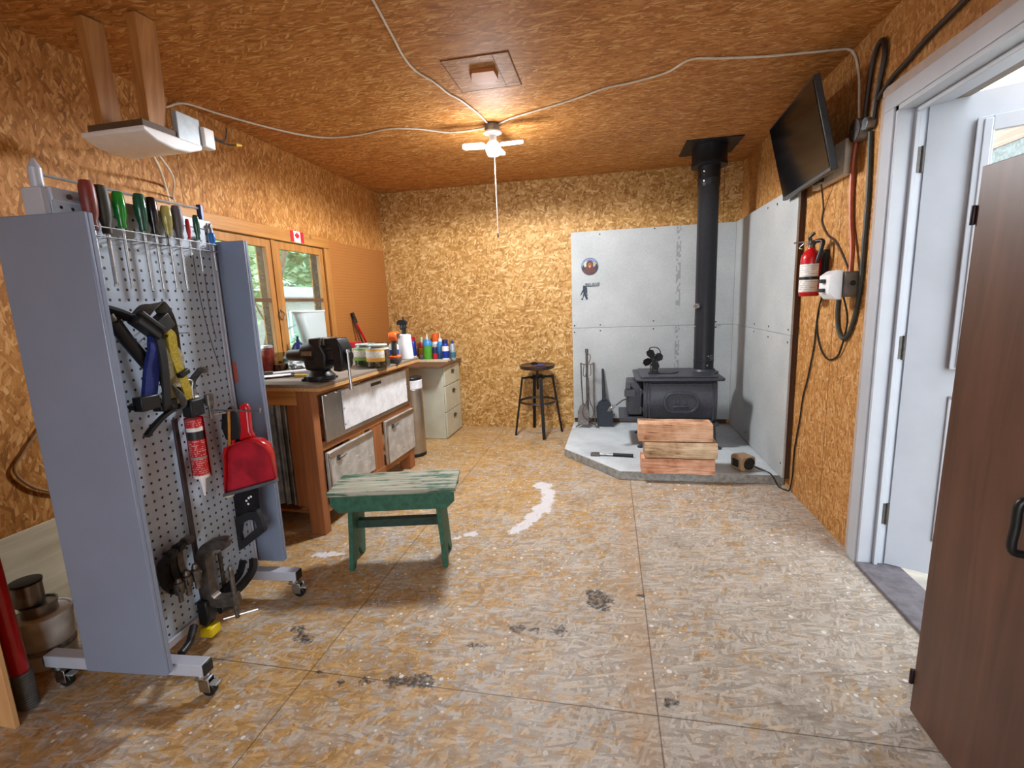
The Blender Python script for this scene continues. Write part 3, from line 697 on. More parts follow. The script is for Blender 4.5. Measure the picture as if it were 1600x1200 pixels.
# fireplace tool set
t = thing('fireplace_tool_stand', 'black iron fireplace tool stand on the hearth', 'fireplace tools', (-.2, 4.6, HZ))
tx, ty = -.203, 4.62
bm = BM(); tube(bm, [(tx, ty, HZ+.03), (tx-.003, ty, .4), (tx-.005, ty, .82)], .012, 10, 1); cyl(bm, (tx-.005, ty, .80), (tx-.005, ty, .835), .017, .013, n=12); obj('post', bm, DIRTY, t, world=True)
for a in (200, 330, 85):
    bm = BM(); e = V3((cos(R(a)), sin(R(a)), 0)); c = V3((tx, ty, 0))
    tube(bm, [c+V3((0, 0, HZ+.05)), c+e*.035+V3((0, 0, HZ+.045)), c+e*.09+V3((0, 0, HZ+.022)), c+e*.125+V3((0, 0, HZ+.0075))], .007, 8); obj('foot', bm, DIRTY, t, world=True)
bm = BM(); tube(bm, [(tx-.065, ty-.01, .70), (tx-.03, ty-.012, .685), (tx, ty-.012, .695), (tx+.035, ty-.012, .685), (tx+.065, ty-.01, .70)], .005, 6)
tube(bm, [(tx-.03, ty-.014, .69), (tx-.04, ty-.02, .59), (tx-.02, ty-.02, .57), (tx-.012, ty-.015, .6)], .004, 6); tube(bm, [(tx+.028, ty-.014, .69), (tx+.033, ty-.02, .6), (tx+.02, ty-.02, .575)], .004, 6)
tube(bm, [(tx+.005, ty-.014, .79), (tx+.03, ty-.016, .77), (tx+.02, ty-.016, .71), (tx+.004, ty-.014, .705)], .004, 6); obj('hook_bracket', bm, DIRTY, t, world=True)
bm = BM(); tube(bm, [(tx-.06, ty-.03, .70), (tx-.056, ty-.03, .5), (tx-.045, ty-.03, .30)], .006, 8, 1); obj_sh = thing('fireplace_shovel', 'small fire shovel hanging at left of the iron tool stand', 'shovel', (tx-.05, ty-.03, .09))
obj('rod', bm, DIRTY, obj_sh, world=True)
M = frame((tx-.042, ty-.04, .2), (1, 0, 0), (0, .28, 1)); bm = BM()
prism(bm, [(-.05, -.1), (.05, -.1), (.052, .03), (.03, .085), (.008, .105), (-.008, .105), (-.03, .085), (-.052, .03)], -.002, .002, M); box(bm, -.052, -.048, -.1, .04, 0, .014, M); box(bm, .048, .052, -.1, .04, 0, .014, M); obj('pan', bm, DIRTY, obj_sh, world=True)
pk = thing('fireplace_poker', 'thin twisted poker hanging at right of the iron tool stand', 'poker', (tx+.06, ty-.025, .1))
obj('rod', tube(BM(), [(tx+.062, ty-.025, .70), (tx+.062, ty-.025, .45), (tx+.07, ty-.025, .12)], .006, 6, 1), DIRTY, pk, world=True)
bm = BM(); tube(bm, [(tx+.07, ty-.025, .12), (tx+.075, ty-.035, .1), (tx+.09, ty-.04, .12)], .005, 6); obj('hook_tip', bm, DIRTY, pk, world=True)
tg = thing('fireplace_tongs', 'looped fire tongs hanging in front of the tool stand post', 'tongs', (tx, ty-.05, .12))
bm = BM(); tube(bm, [(tx+.01, ty-.05, .56), (tx-.005, ty-.055, .35), (tx-.05, ty-.06, .24), (tx-.03, ty-.06, .17), (tx+.02, ty-.06, .15)], .005, 6); obj('arm', bm, DIRTY, tg, world=True)
bm = BM(); tube(bm, [(tx+.01, ty-.05, .56), (tx+.02, ty-.055, .35), (tx+.055, ty-.06, .25), (tx+.05, ty-.06, .18), (tx+.0, ty-.06, .14)], .005, 6); obj('arm', bm, DIRTY, tg, world=True)
# long black shovel leaning on the board
t = thing('ash_shovel', 'black metal ash shovel leaning on the board between tools and stove', 'shovel', (-.03, 4.62, HZ))
M = frame((-.035, 4.61, HZ+.004), (1, 0, 0), (-.05, .27, 1)); BSH = mat('blue black steel', '#262c33', .45, .5, .1)
bm = BM(); prism(bm, [(-.072, 0), (.072, 0), (.075, .19), (.055, .24), (.02, .265), (-.02, .265), (-.055, .24), (-.075, .19)], -.003, .003, M); box(bm, -.077, -.07, .0, .2, 0, .02, M); box(bm, .07, .077, .0, .2, 0, .02, M); obj('scoop', bm, BSH, t, world=True)
bm = BM(); prism(bm, [(-.018, .25), (.018, .25), (.012, .57), (-.008, .57)], -.01, .01, M); obj('handle', bm, BSH, t, .005, world=True)
# hand brush lying on the hearth
t = thing('paint_brush', 'black handled scraper brush lying on the hearth left of logs', 'brush', (.02, 3.73, HZ))
by = 3.70
bm = BM(); box(bm, -.145, -.075, by+.0, by+.045, HZ+.002, HZ+.022); obj('bristles', bm, DIRTY, t, .003, world=True)
bm = BM(); tube(bm, [(-.08, by+.022, HZ+.013), (.03, by+.015, HZ+.013)], .009, 10, 1); obj('ferrule', bm, STEEL, t, world=True)
bm = BM(); tube(bm, [(.03, by+.015, HZ+.014), (.1, by+.008, HZ+.015), (.185, by+.0, HZ+.015)], .0135, 10); obj('grip', bm, PLAST, t, world=True)
# little corded device
t = thing('small_heater', 'small tan corded device with round black face on hearth edge', 'heater', (.93, 3.5, HZ), 25)
bm = prism(BM(), rrect(-.06, .06, 0, .105, .022), -.055, .055, frame((0, 0, .002), (1, 0, 0), (0, 0, 1))); obj('body', bm, mat('tan plastic', '#9c8264', .5, 0, .12), t, .008)
bm = lathe(BM(), [(0, .004), (.02, .006), (.034, .002), (.04, .008), (.044, .0)], (0, 0, 0), 28, frame((.008, -.055, .056), (1, 0, 0), (0, 0, 1))); obj('grille', bm, PLAST, t)
bm = box(BM(), -.064, -.058, -.03, .03, .03, .085); obj('side_vent', bm, PLAST, t, .002)
CORDS = [(.99, 3.52, HZ+.03), (1.03, 3.46, HZ+.02), (1.08, 3.41, HZ+.01), (1.10, 3.375, .05), (1.12, 3.34, .008), (1.15, 3.29, .006), (1.163, 3.27, .02), (1.168, 3.255, .12)]
# ================================================================ right wall
# black cord from the small device up to the outlet, in front of the wall
def cable(name, label, pts, r, m, cat='cable', n=8, sub=6):
    o = obj(name, tube(BM(), pts, r, n, sub), m); return tag(o, label, cat)
XW = XR-.007
cable('power_cord', 'thin black cord running from small device up the right wall to outlet', CORDS+[(XW, 3.25, .3), (XW, 3.2, .5), (XW, 3.17, .66), (XW, 3.12, .78), (XW, 3.06, .98), (XW, 3.05, 1.1), (XW, 3.03, 1.2), (XW-.02, 2.95, 1.27), (XW-.06, 2.86, 1.29), (XW-.07, 2.835, 1.30)], .0045, BCABLE)
cable('power_cord', 'black cord looping down below the white outlet box on right wall', [(XW-.055, 2.62, 1.27), (XW-.02, 2.64, 1.15), (XW-.005, 2.72, 1.0), (XW, 2.78, .95), (XW, 2.87, .93), (XW, 2.96, .97), (XW, 3.03, 1.06), (XW, 3.05, 1.13)], .0045, BCABLE)
cable('power_cord', 'thin black cord dropping from the television behind the extinguisher', [(1.12, 2.98, 1.86), (XW, 3.06, 1.75), (XW, 3.07, 1.68), (XW, 2.99, 1.6), (XW, 2.9, 1.56), (XW, 2.82, 1.5), (XW, 2.72, 1.4), (XW-.03, 2.66, 1.37)], .0045, mat('brown cord', '#4a382a', .5, 0, .1))
cable('armoured_cable', 'red brown flexible cable from round junction box down to outlet', [(XW-.01, 2.71, 2.02), (XW-.008, 2.735, 1.9), (XW-.006, 2.73, 1.75), (XW-.006, 2.71, 1.62), (XW-.012, 2.665, 1.5), (XW-.03, 2.62, 1.37)], .0115, mat('red brown conduit', '#9c4a2a', .45, .1, .1))
cable('armoured_cable', 'dark grey cable hanging in a deep loop left of door casing', [(XW-.004, 2.60, 2.0), (XW-.004, 2.585, 1.85), (XW-.004, 2.575, 1.7), (XW-.004, 2.575, 1.5), (XW-.004, 2.575, 1.33), (XW-.004, 2.6, 1.2), (XW-.004, 2.64, 1.1), (XW-.004, 2.7, 1.055), (XW-.004, 2.76, 1.09), (XW-.004, 2.79, 1.17), (XW-.004, 2.79, 1.25)], .0105, mat('grey green cable', '#3d3f38', .55, 0, .12))
cable('armoured_cable', 'black cable loop rising to the ceiling above round junction box', [(XW-.006, 2.66, 2.05), (XW-.006, 2.655, 2.15), (XW-.006, 2.635, 2.28), (XW-.006, 2.6, 2.345), (XW-.006, 2.55, 2.35), (XW-.006, 2.53, 2.28), (XW-.006, 2.565, 2.15), (XW-.006, 2.585, 2.03)], .011, mat('dark brown cable', '#30221a', .5, 0, .12))
cable('armoured_cable', 'black cable running diagonally above the door casing', [(XW-.006, 2.555, 2.12), (XW-.006, 2.46, 2.16), (XW-.006, 2.36, 2.18), (XW-.006, 2.22, 2.21), (XW-.006, 2.05, 2.23), (XW-.006, 1.85, 2.26), (XW-.006, 1.6, 2.3)], .0105, MC['dark brown cable'])
t = thing('junction_box', 'round grey metal junction box on right wall beside door casing', 'junction box', (XR-.001, 2.66, 2.03))
bm = cyl(BM(), (XR-.001, 2.67, 2.03), (XR-.045, 2.67, 2.03), .05, n=28); cyl(bm, (XR-.001, 2.6, 2.035), (XR-.04, 2.6, 2.035), .028, n=16); obj('body', bm, GALV, t, .003, world=True)
bm = cyl(BM(), (XR-.0455, 2.67, 2.03), (XR-.05, 2.67, 2.03), .05, n=28); cyl(bm, (XR-.05, 2.65, 2.03), (XR-.053, 2.65, 2.03), .006, n=8); cyl(bm, (XR-.05, 2.69, 2.03), (XR-.053, 2.69, 2.03), .006, n=8); obj('cover', bm, DIRTY, t, .002, world=True)
# outlet
t = thing('outlet_box', 'grey outlet box with white hinged cover on the right wall', 'outlet', (XR-.001, 2.65, 1.25))
obj('body', box(BM(), XR-.075, XR-.001, 2.585, 2.70, 1.265, 1.385), mat('grey box metal', '#6d675f', .5, .4, .12), t, .006, world=True)
bm = prism(BM(), [(XR-.076, 1.255), (XR-.076, 1.395), (XR-.10, 1.395), (XR-.135, 1.37), (XR-.135, 1.285), (XR-.11, 1.255)], -2.72, -2.60, XZ(0)); obj('cover', bm, WHITEPL, t, .006, world=True)
bm = BM()
for z in (1.30, 1.345): box(bm, XR-.155, XR-.1355, 2.64, 2.68, z-.009, z+.009)
islands('plug', bm, PLAST, t, bev=.003, world=True)
obj('knockout', cyl(BM(), (XR-.04, 2.5845, 1.33), (XR-.04, 2.5835, 1.33), .013, n=16), PLAST, t, world=True)
# fire extinguisher
ex, ey = 1.095, 2.985
t = thing('fire_extinguisher', 'red fire extinguisher with white label on right wall bracket', 'fire extinguisher', (ex, ey, 1.275))
obj('cylinder', lathe(BM(), [(0, 1.272), (.045, 1.272), (.05, 1.28), (.05, 1.475), (.046, 1.495), (.032, 1.515), (.02, 1.525), (.02, 1.535), (0, 1.535)], (ex, ey, 0), 28), mat('extinguisher red', '#c3141c', .25, 0, .05, coat=.4), t, ang=60, world=True)
LAB = G('printed extinguisher label'); g = LAB; u, v, uv = plane_uv(g, 'yz')
row = g.math('LESS_THAN', g.math('FRACT', g.math('MULTIPLY', v, 95.)), .42); brk = g.step(g.noise(uv, 70., 1.), .42, .5)
g.set(Base_Color=g.mix(g.math('MULTIPLY', g.math('MULTIPLY', row, brk), .5), lin('#e4e1dc'), lin('#77727a')), Roughness=.5)
obj('label', lathe(BM(), [(.0505, 1.295), (.0508, 1.296), (.0508, 1.445), (.0505, 1.446)], (ex, ey, 0), 20, None, R(160), R(300)), g.m, t, world=True)
obj('strap', lathe(BM(), [(.0512, 1.362), (.0535, 1.363), (.0535, 1.377), (.0512, 1.378)], (ex, ey, 0), 32), PLAST, t, world=True)
obj('bracket', box(BM(), ex+.054, XR-.001, ey-.03, ey+.03, 1.29, 1.52), PLAST, t, .003, world=True)
bm = BM(); cyl(bm, (ex, ey, 1.535), (ex, ey, 1.56), .016, n=14); box(bm, ex-.015, ex+.015, ey-.02, ey+.02, 1.548, 1.572); obj('valve', bm, DIRTY, t, .003, world=True)
bm = BM(); tube(bm, [(ex-.01, ey-.01, 1.572), (ex-.015, ey-.01, 1.59), (ex+.0, ey-.025, 1.61)], .009, 8); obj('carry_handle', bm, PLAST, t, world=True)
bm = BM(); tube(bm, [(ex-.012, ey+.01, 1.565), (ex-.04, ey+.04, 1.57), (ex-.07, ey+.06, 1.568)], .004, 6); tube(bm, [(ex-.03, ey+.03, 1.56), (ex-.05, ey+.035, 1.54), (ex-.04, ey+.02, 1.53)], .003, 6); obj('lever', bm, STEEL, t, world=True)
bm = BM(); tube(bm, [(ex+.01, ey-.03, 1.565), (ex+.03, ey-.06, 1.56), (ex+.02, ey-.062, 1.5), (ex+.01, ey-.056, 1.45)], .011, 10); obj('hose', bm, PLAST, t, world=True)
# television
yw, tl = -.049, .236; tc = V3((1.02, 3.08, 2.085))
et = V3((sin(yw), -cos(yw), 0)); up = V3((0, 0, 1))*cos(tl)+V3((-cos(yw), -sin(yw), 0))*sin(tl)
t = thing('television', 'flat black television tilted down from bracket high on right wall', 'television', tc); Mt = frame(tc, et, up)   # local z faces the room? et x up
w, hh = .385, .224
SGN = -1 if (et.cross(up)).x > 0 else 1
def tb(bm, a0, a1, b0, b1, d0, d1): return box(bm, a0, a1, b0, b1, min(SGN*d0, SGN*d1), max(SGN*d0, SGN*d1), Mt)
obj('casing', tb(BM(), -w, w, -hh, hh, -.03, 0), mat('tv casing', '#3b3d40', .35, .2, .08), t, .004, world=True)
obj('screen', tb(BM(), -w+.012, w-.012, -hh+.02, hh-.012, .0005, .003), mat('tv screen', '#07080c', .12, 0, 0, spec=.8), t, world=True)
obj('lower_bezel', tb(BM(), -w+.004, w-.004, -hh+.002, -hh+.018, .0005, .005), mat('tv bezel', '#55595c', .3, .3, .05), t, .001, world=True)
obj('rear_housing', tb(BM(), -.25, .25, -.16, .12, -.06, -.0305), PLAST, t, .008, world=True)
mt = thing('tv_bracket', 'black bracket on pale backing block holding the television', 'bracket', (XR-.001, 2.93, 1.95))
obj('backing_block', box(BM(), XR-.035, XR-.001, 2.78, 3.16, 1.86, 2.03), mat('pale plywood block', '#d8cbb8', .7, 0, .06), mt, .003, world=True)
q = tc+Mt.to_3x3() @ V3((0, 0, -SGN*-.0))
bm = BM(); box(bm, XR-.05, XR-.036, 3.0, 3.11, 1.88, 2.02); tube(bm, [(XR-.045, 3.05, 1.95), (XR-.07, 3.06, 1.98)], .012, 8, 1); box(bm, XR-.072, XR-.05, 2.97, 2.99, 1.87, 1.99); obj('swivel_arm', bm, PLAST, mt, .003, world=True)

# ================================================================ ceiling things
ZC = H-.006
def pc(pts): return [(x, y, ZC) for x, y in pts]
# hatch
t = thing('ceiling_hatch', 'square strand board patch set in the ceiling near the lamp', 'hatch', (-.62, 2.585, H-.007))
HM = osb('hatch strand board', 'xy', [(.2, '#7a4a26'), (.45, '#a87648'), (.65, '#bf9066'), (.85, '#cfa884')], [], LAYC)
obj('panel', box(BM(), -.783, -.457, 2.41, 2.76, H-.003, H-.0005), HM, t, .001, world=True)
bm = BM()
for q in ((-.787, -.783, 2.406, 2.764), (-.457, -.453, 2.406, 2.764), (-.783, -.457, 2.406, 2.41), (-.783, -.457, 2.76, 2.764), (-.535, -.532, 2.41, 2.76)): box(bm, *q, H-.0034, H-.0005)
obj('dark_joint', bm, mat('dark joint', '#6a4220', .8, 0, .1), t, world=True)
obj('centre_block', prism(BM(), [(-.665, 2.52), (-.55, 2.525), (-.55, 2.62), (-.585, 2.665), (-.665, 2.66), (-.69, 2.6)], H-.022, H-.0036), wood('orange block', '#a8612a', '#c98344', 'x', 30), t, .002, world=True)
# lamp
LX, LY = -.742, 3.285
t = thing('ceiling_lamp', 'three bladed white LED lamp with pull cord on metal ceiling box', 'lamp', (LX, LY, H))
bm = BM(); prism(bm, [(LX+.052*cos(R(a+22.5)), LY+.052*sin(R(a+22.5))) for a in range(0, 360, 45)], H-.045, H-.001); obj('ceiling_box', bm, GALV, t, .003, world=True)
obj('lamp_holder', lathe(BM(), [(0, H-.0455), (.058, H-.0455), (.06, H-.055), (.035, H-.062), (.024, H-.07), (.024, H-.105), (0, H-.105)], (LX, LY, 0), 28), WHITEPL, t, world=True)
LED = mat('lit lamp diffuser', '#f4f8ff', .4, 0, 0, emit=1.1)
obj('bulb_core', lathe(BM(), [(0, 2.345), (.03, 2.345), (.048, 2.325), (.05, 2.29), (.036, 2.262), (0, 2.255)], (LX, LY, 0), 28), LED, t, ang=60, world=True)
for a in (187, 357, 85):
    e = V3((cos(R(a)), sin(R(a)), 0)); f = V3((-sin(R(a)), cos(R(a)), 0)); Mb = frame((LX, LY, 2.325), e, f+V3((0, 0, .18)))
    obj('light_blade', prism(BM(), rrect(.05, .205, -.03, .03, .028, 6), -.009, .009, Mb), LED, t, .004, world=True)
obj('pull_cord', tube(BM(), [(LX+.012, LY-.02, 2.27), (LX+.012, LY-.022, 2.1), (LX+.014, LY-.022, 1.77)], .0022, 6, 1), mat('cord cream', '#e9dcd2', .6, 0, 0), t, world=True)
obj('pull_bob', lathe(BM(), [(0, 1.772), (.005, 1.765), (.007, 1.745), (.004, 1.735), (0, 1.733)], (LX+.014, LY-.022, 0), 12), DIRTY, t, world=True)
li = bpy.data.lights.new('lamp_light', 'POINT'); li.energy = 8; li.shadow_soft_size = .06; li.color = (.94, .97, 1.)
lo = bpy.data.objects.new('lamp_light', li); C.objects.link(lo); lo.location = (LX, LY, 2.19)
li = bpy.data.lights.new('lamp_downlight', 'SPOT'); li.energy = 78; li.spot_size = R(178); li.spot_blend = .12; li.shadow_soft_size = .16; li.color = (.94, .97, 1.)
lo = bpy.data.objects.new('lamp_downlight', li); C.objects.link(lo); lo.location = (LX, LY, 2.235)
# ceiling cables
cable('ceiling_cable', 'white cable stapled over the ceiling from lamp to front', pc([(LX-.02, LY-.05), (-.78, 3.05), (-.82, 2.85), (-.86, 2.74), (-.885, 2.6), (-.93, 2.45), (-.93, 2.3), (-.9, 2.1), (-.85, 1.7), (-.86, 1.2)]), .0055, CABLE)
cable('ceiling_cable', 'white cable stapled over the ceiling from lamp to right wall', pc([(LX+.04, LY-.01), (-.6, 3.2), (-.42, 3.12), (-.2, 3.03), (-.02, 2.93), (.12, 2.9), (.3, 2.83), (.4, 2.72), (.55, 2.75), (.75, 2.79), (.95, 2.81), (1.08, 2.82), (1.14, 2.83)])+[(XR-.01, 2.83, ZC-.02), (XW, 2.8, 2.38), (XW, 2.76, 2.28), (XW, 2.74, 2.16), (XW, 2.72, 2.06)], .0055, CABLE)
cable('ceiling_cable', 'white cable sweeping from lamp to hanging fixture at left', pc([(LX-.05, LY+.0), (-.83, 3.32), (-1.05, 3.32), (-1.22, 3.2), (-1.4, 3.14), (-1.62, 3.18), (-1.85, 3.17), (-2.0, 3.05), (-2.12, 2.85), (-2.22, 2.62), (-2.28, 2.45)])+[(XL+.012, 2.36, 2.4), (XL+.012, 2.3, 2.37), (XL+.02, 2.245, 2.33), (XL+.05, 2.22, 2.25), (XL+.12, 2.14, 2.13), (-2.1, 2.02, 2.06), (-1.96, 1.9, 2.06)], .0055, CABLE)
cable('wall_cable', 'white cable pair dropping behind the tool rack under hanging fixture', [(-1.95, 1.86, 2.03), (-2.1, 2.05, 2.0), (XL+.012, 2.27, 1.98), (XL+.01, 2.29, 1.85), (XL+.01, 2.3, 1.6), (XL+.01, 2.3, 1.2)], .006, CABLE)
cable('wall_cable', 'thin white cable looping beside the pair under hanging fixture', [(-1.94, 1.87, 2.03), (-2.08, 2.1, 1.97), (XL+.012, 2.31, 1.93), (XL+.01, 2.345, 1.86), (XL+.01, 2.35, 1.78), (XL+.01, 2.325, 1.68), (XL+.01, 2.31, 1.5)], .0045, CABLE)
cable('wall_cable', 'slack tan cable looping on strand board left of tool rack', [(XL+.012, 1.5, .87), (XL+.012, 1.42, .78), (XL+.012, 1.38, .72), (XL+.012, 1.42, .64), (XL+.012, 1.5, .58), (XL+.012, 1.58, .55)], .0055, mat('tan cable', '#94744e', .6, 0, .1))
# hanging fixture and its wooden hangers
POST = wood('stud pine', '#8a5424', '#c08848', 'z', 40, .6, True)
def strut(name, label, p0, p1, w, d):
    p0, p1 = V3(p0), V3(p1); M = frame(p0, (1, 0, 0), p1-p0); L = (p1-p0).length
    o = obj(name, box(BM(), 0, w, 0, L, 0, d, M), POST, bev=.002); return tag(o, label, 'wooden post')
strut('hanger_post', 'pine stud hanging from ceiling above white boxy fixture, right one', (-1.842, 1.83, 2.062), (-1.80, 1.80, H-.002), .045, .09)
strut('hanger_post', 'pine stud hanging from ceiling above white boxy fixture, left one', (-2.03, 1.80, 2.062), (-2.0, 1.76, H-.002), .04, .085)
t = thing('hanging_fixture', 'white boxy electric fixture with curved underside below pine studs', 'fixture', (-1.86, 1.79, 1.99))
bm = BM(); prism(bm, [(1.665, 2.01), (1.72, 1.985), (1.8, 1.975), (1.88, 1.985), (1.945, 2.012), (1.945, 2.03), (1.665, 2.028)], -2.05, -1.75, YZ(0)); obj('cover', bm, WHITEPL, t, .006, world=True)
bm = BM(); box(bm, -2.04, -1.775, 1.69, 1.92, 2.0305, 2.06); obj('mounting_plate', bm, mat('brown plate', '#5d4a38', .6, 0, .1), t, world=True)
bm = BM(); box(bm, -1.792, -1.768, 1.845, 1.965, 2.0305, 2.145); obj('side_case', bm, mat('grey zinc case', '#a9b2b8', .45, .3, .06), t, .003, world=True)
bm = BM(); box(bm, -1.80, -1.755, 1.968, 2.03, 2.035, 2.12); obj('terminal_box', bm, WHITEPL, t, .006, world=True)
bm = BM(); tube(bm, [(-1.775, 2.03, 2.1), (-1.76, 2.06, 2.09), (-1.75, 2.09, 2.1), (-1.745, 2.1, 2.15)], .005, 6); tube(bm, [(-1.775, 2.035, 2.09), (-1.75, 2.09, 2.08), (-1.73, 2.13, 2.085)], .004, 6); obj('wire_ends', bm, DIRTY, t, world=True)
obj('wire_nut', cyl(BM(), (-1.73, 2.125, 2.085), (-1.722, 2.155, 2.09), .009, .006, n=10), mat('yellow wire nut', '#d8a62c', .5, 0, .05), t, world=True)
# ================================================================ workbench
BO = (-1.625, 2.331)
wb = thing('workbench', 'heavy wooden workbench with steel drawer fronts under the window', 'workbench', (*BO, 0), -2.5)
FIR = wood('reddish fir posts', '#7a4626', '#ab6c3e', 'z', 36, .6)
FIRY = wood('reddish fir rails', '#7d4a28', '#b0733f', 'y', 36, .6)
TOPW = wood('worn grey worktop', '#6b5d50', '#94877a', 'y', 22, .65)
TOPE = wood('plywood worktop edge', '#a87843', '#d0a56c', 'y', 60, .6)
obj('worktop', box(BM(), -.68, .088, -.035, 1.235, .882, .9), TOPW, wb, .002)
bm = BM(); box(bm, -.68, .092, -.037, 1.237, .862, .8815); obj('worktop_edge', bm, TOPE, wb, .002)
for (x0, x1, y0, y1) in ((-.095, 0, 0, .06), (-.095, 0, 1.13, 1.215), (-.67, -.59, 0, .09), (-.67, -.59, 1.12, 1.21), (-.05, -.008, .585, .745)):
    obj('post', box(BM(), x0, x1, y0, y1, .0005 if x1 != -.008 else .13, .86), FIR, wb, .003)
bm = BM(); box(bm, -.59, -.0955, .0, .04, .775, .86); obj('end_rail', bm, wood('yellow fir rail', '#a2692f', '#cf9856', 'x', 40, .6), wb, .002)
bm = BM(); box(bm, -.04, -.002, .06, 1.13, .822, .86); box(bm, -.04, -.003, .06, 1.13, .49, .545); box(bm, -.04, -.003, .06, 1.13, .118, .165); obj('front_rail', bm, FIRY, wb, .002)
# corrugated end sheet
bm = BM(); P = []; nC = 96
for i in range(nC+1):
    x = -.585+.40*i/nC; P.append((x, .02+.011*sin(2*pi*i/12)))
for (a, b), (c, d) in zip(P, P[1:]): prism(bm, [(a, b-.0012), (c, d-.0012), (c, d+.0012), (a, b+.0012)], .17, .772)
bmesh.ops.remove_doubles(bm, verts=bm.verts, dist=1e-5)
obj('corrugated_sheet', bm, mat('corrugated galvanised sheet', '#7e858c', .34, .9, .3, 9), wb, ang=60)
obj('end_board', box(BM(), -.185, -.096, .022, .04, .16, .772), FIR, wb, .002)
obj('back_panel', box(BM(), -.66, -.645, .05, 1.15, .1, .86), FIRY, wb)
obj('lower_shelf', box(BM(), -.585, -.045, .06, 1.12, .10, .117), FIRY, wb)
# drawer fronts
up = obj('upper_drawer', box(BM(), -.0015, .016, .082, 1.195, .538, .82), STAIN, wb, .004)
obj('white_panel', box(BM(), .0165, .0215, .262, 1.125, .566, .812), mat('scuffed white panel', '#dcdee2', .5, 0, .08, 20), up, .002)
bm = BM(); box(bm, .022, .026, .60, .73, .775, .796); box(bm, .026, .033, .605, .725, .779, .784); obj('label_holder', bm, mat('bronze holder', '#5d5348', .45, .7, .2, 60), up, .001)
bm = BM()
for y in (.27, .275, 1.115):
    for z in (.6, .7, .79): cyl(bm, (.0215, y, z), (.0235, y, z), .004, n=8)
for y in (.115, .215): cyl(bm, (.016, y, .812), (.026, y, .812), .011, .006, n=12)
islands('screw_head', bm, STEEL, up)
SCUF = mat('scratched zinc door', '#b9b8b5', .4, .25, .14, 14)
for (y0, y1, z0, z1) in ((.07, .578, .20, .478), (.755, 1.212, .168, .492)):
    d = obj('lower_door', box(BM(), -.0015, .018, y0, y1, z0, z1), SCUF, wb, .004)
    obj('door_rim', box(box(BM(), .0185, .026, y0+.004, y1-.004, z1-.035, z1-.004), .0185, .026, y0+.004, y0+.016, z0+.004, z1-.036), STAIN, d, .002)
    yl = y0+.1
    bm = BM(); cyl(bm, (.0185, yl, z1-.06), (.026, yl, z1-.06), .017, n=16); tube(bm, [(.026, yl, z1-.06), (.035, yl+.02, z1-.058), (.036, yl+.055, z1-.05)], .006, 6); obj('latch', bm, DIRTY, d)
    bm = BM()
    for k in range(9):
        y = random.uniform(y0+.1, y1-.05); z = random.uniform(z0+.04, z1-.07); L = random.uniform(.01, .05)
        box(bm, .0181, .0186, y, y+L, z, z+.0025, None)
    islands('paint_streak', bm, WHITEP, d)
ZT = .9003
# ---------------------------------------------------------------- on the bench
# vise
vx, vy = -1.625, 2.45
t = thing('bench_vise', 'large black bench vise on the near corner of the workbench', 'vise', (vx, vy, ZT), -6)
VM = mat('black vise paint', '#262527', .4, .4, .2, 25, .05)
obj('swivel_base', lathe(BM(), [(0, .0), (.078, .0), (.08, .012), (.08, .03), (.072, .036), (.06, .05), (.052, .062), (0, .062)], (0, 0, 0), 28), VM, t)
bm = BM()
for a in (-40, 80, 200): box(bm, .06, .105, -.022, .022, .0005, .014, M4.Rotation(R(a), 4, 'Z')); cyl(bm, (.09*cos(R(a)), .09*sin(R(a)), .014), (.09*cos(R(a)), .09*sin(R(a)), .024), .011, n=6)
obj('base_lug', bm, VM, t, .003)
bm = BM(); prism(bm, [(-.07, .06), (.06, .06), (.065, .13), (-.08, .13)], -.045, .045, XZ(0)); obj('pedestal', bm, VM, t, .014)
bm = lathe(BM(), [(0, 0), (.054, 0), (.058, .012), (.058, .12), (.052, .135), (0, .135)], (-.09, 0, .158), 28, frame((0, 0, 0), (0, 1, 0), (0, 0, 1))); obj('barrel', bm, VM, t)
obj('beam_end', lathe(BM(), [(0, 0), (.03, 0), (.034, .006), (.034, .13), (0, .13)], (-.205, 0, .145), 24, frame((0, 0, 0), (0, 1, 0), (0, 0, 1))), mat('dark brown oiled steel', '#332825', .4, .6, .1), t)
bm = BM(); prism(bm, [(.005, .075), (.075, .075), (.085, .15), (.06, .20), (.055, .243), (-.02, .243), (-.02, .215), (.01, .19)], -.055, .055, XZ(0)); obj('fixed_jaw', bm, VM, t, .008)
bm = BM(); prism(bm, [(.125, .06), (.17, .055), (.192, .09), (.192, .19), (.165, .243), (.085, .243), (.085, .215), (.125, .19), (.135, .14)], -.05, .05, XZ(0)); obj('moving_jaw', bm, VM, t, .008)
bm = BM(); box(bm, .055, .068, -.058, .058, .205, .245); box(bm, .078, .09, -.058, .058, .205, .245); islands('jaw_plate', bm, DIRTY, t, bev=.002)
bm = BM(); box(bm, .06, .14, -.03, .03, .12, .175); obj('slide_bar', bm, mat('slide bar steel', '#4a4442', .35, .8, .2), t, .006)
bm = BM(); cyl(bm, (.19, 0, .14), (.215, 0, .14), .026, n=18); cyl(bm, (.06, 0, .105), (.2, 0, .105), .013, n=12); obj('screw_head', bm, VM, t, .003)
bm = BM(); tube(bm, [(.208, -.02, .165), (.212, -.022, .02), (.216, -.024, -.035)], .0075, 10, 1); cyl(bm, (.216, -.024, -.045), (.2155, -.024, -.028), .012, n=12); cyl(bm, (.208, -.02, .16), (.208, -.02, .178), .013, n=12); obj('tommy_bar', bm, STEEL, t)
obj('name_plate', box(BM(), -.07, .0, -.0605, -.0575, .148, .172), mat('dull brass plate', '#8d7d68', .45, .6, .25, 120), t)
JG = glass('clear jar plastic', '#e6eae8', .08)
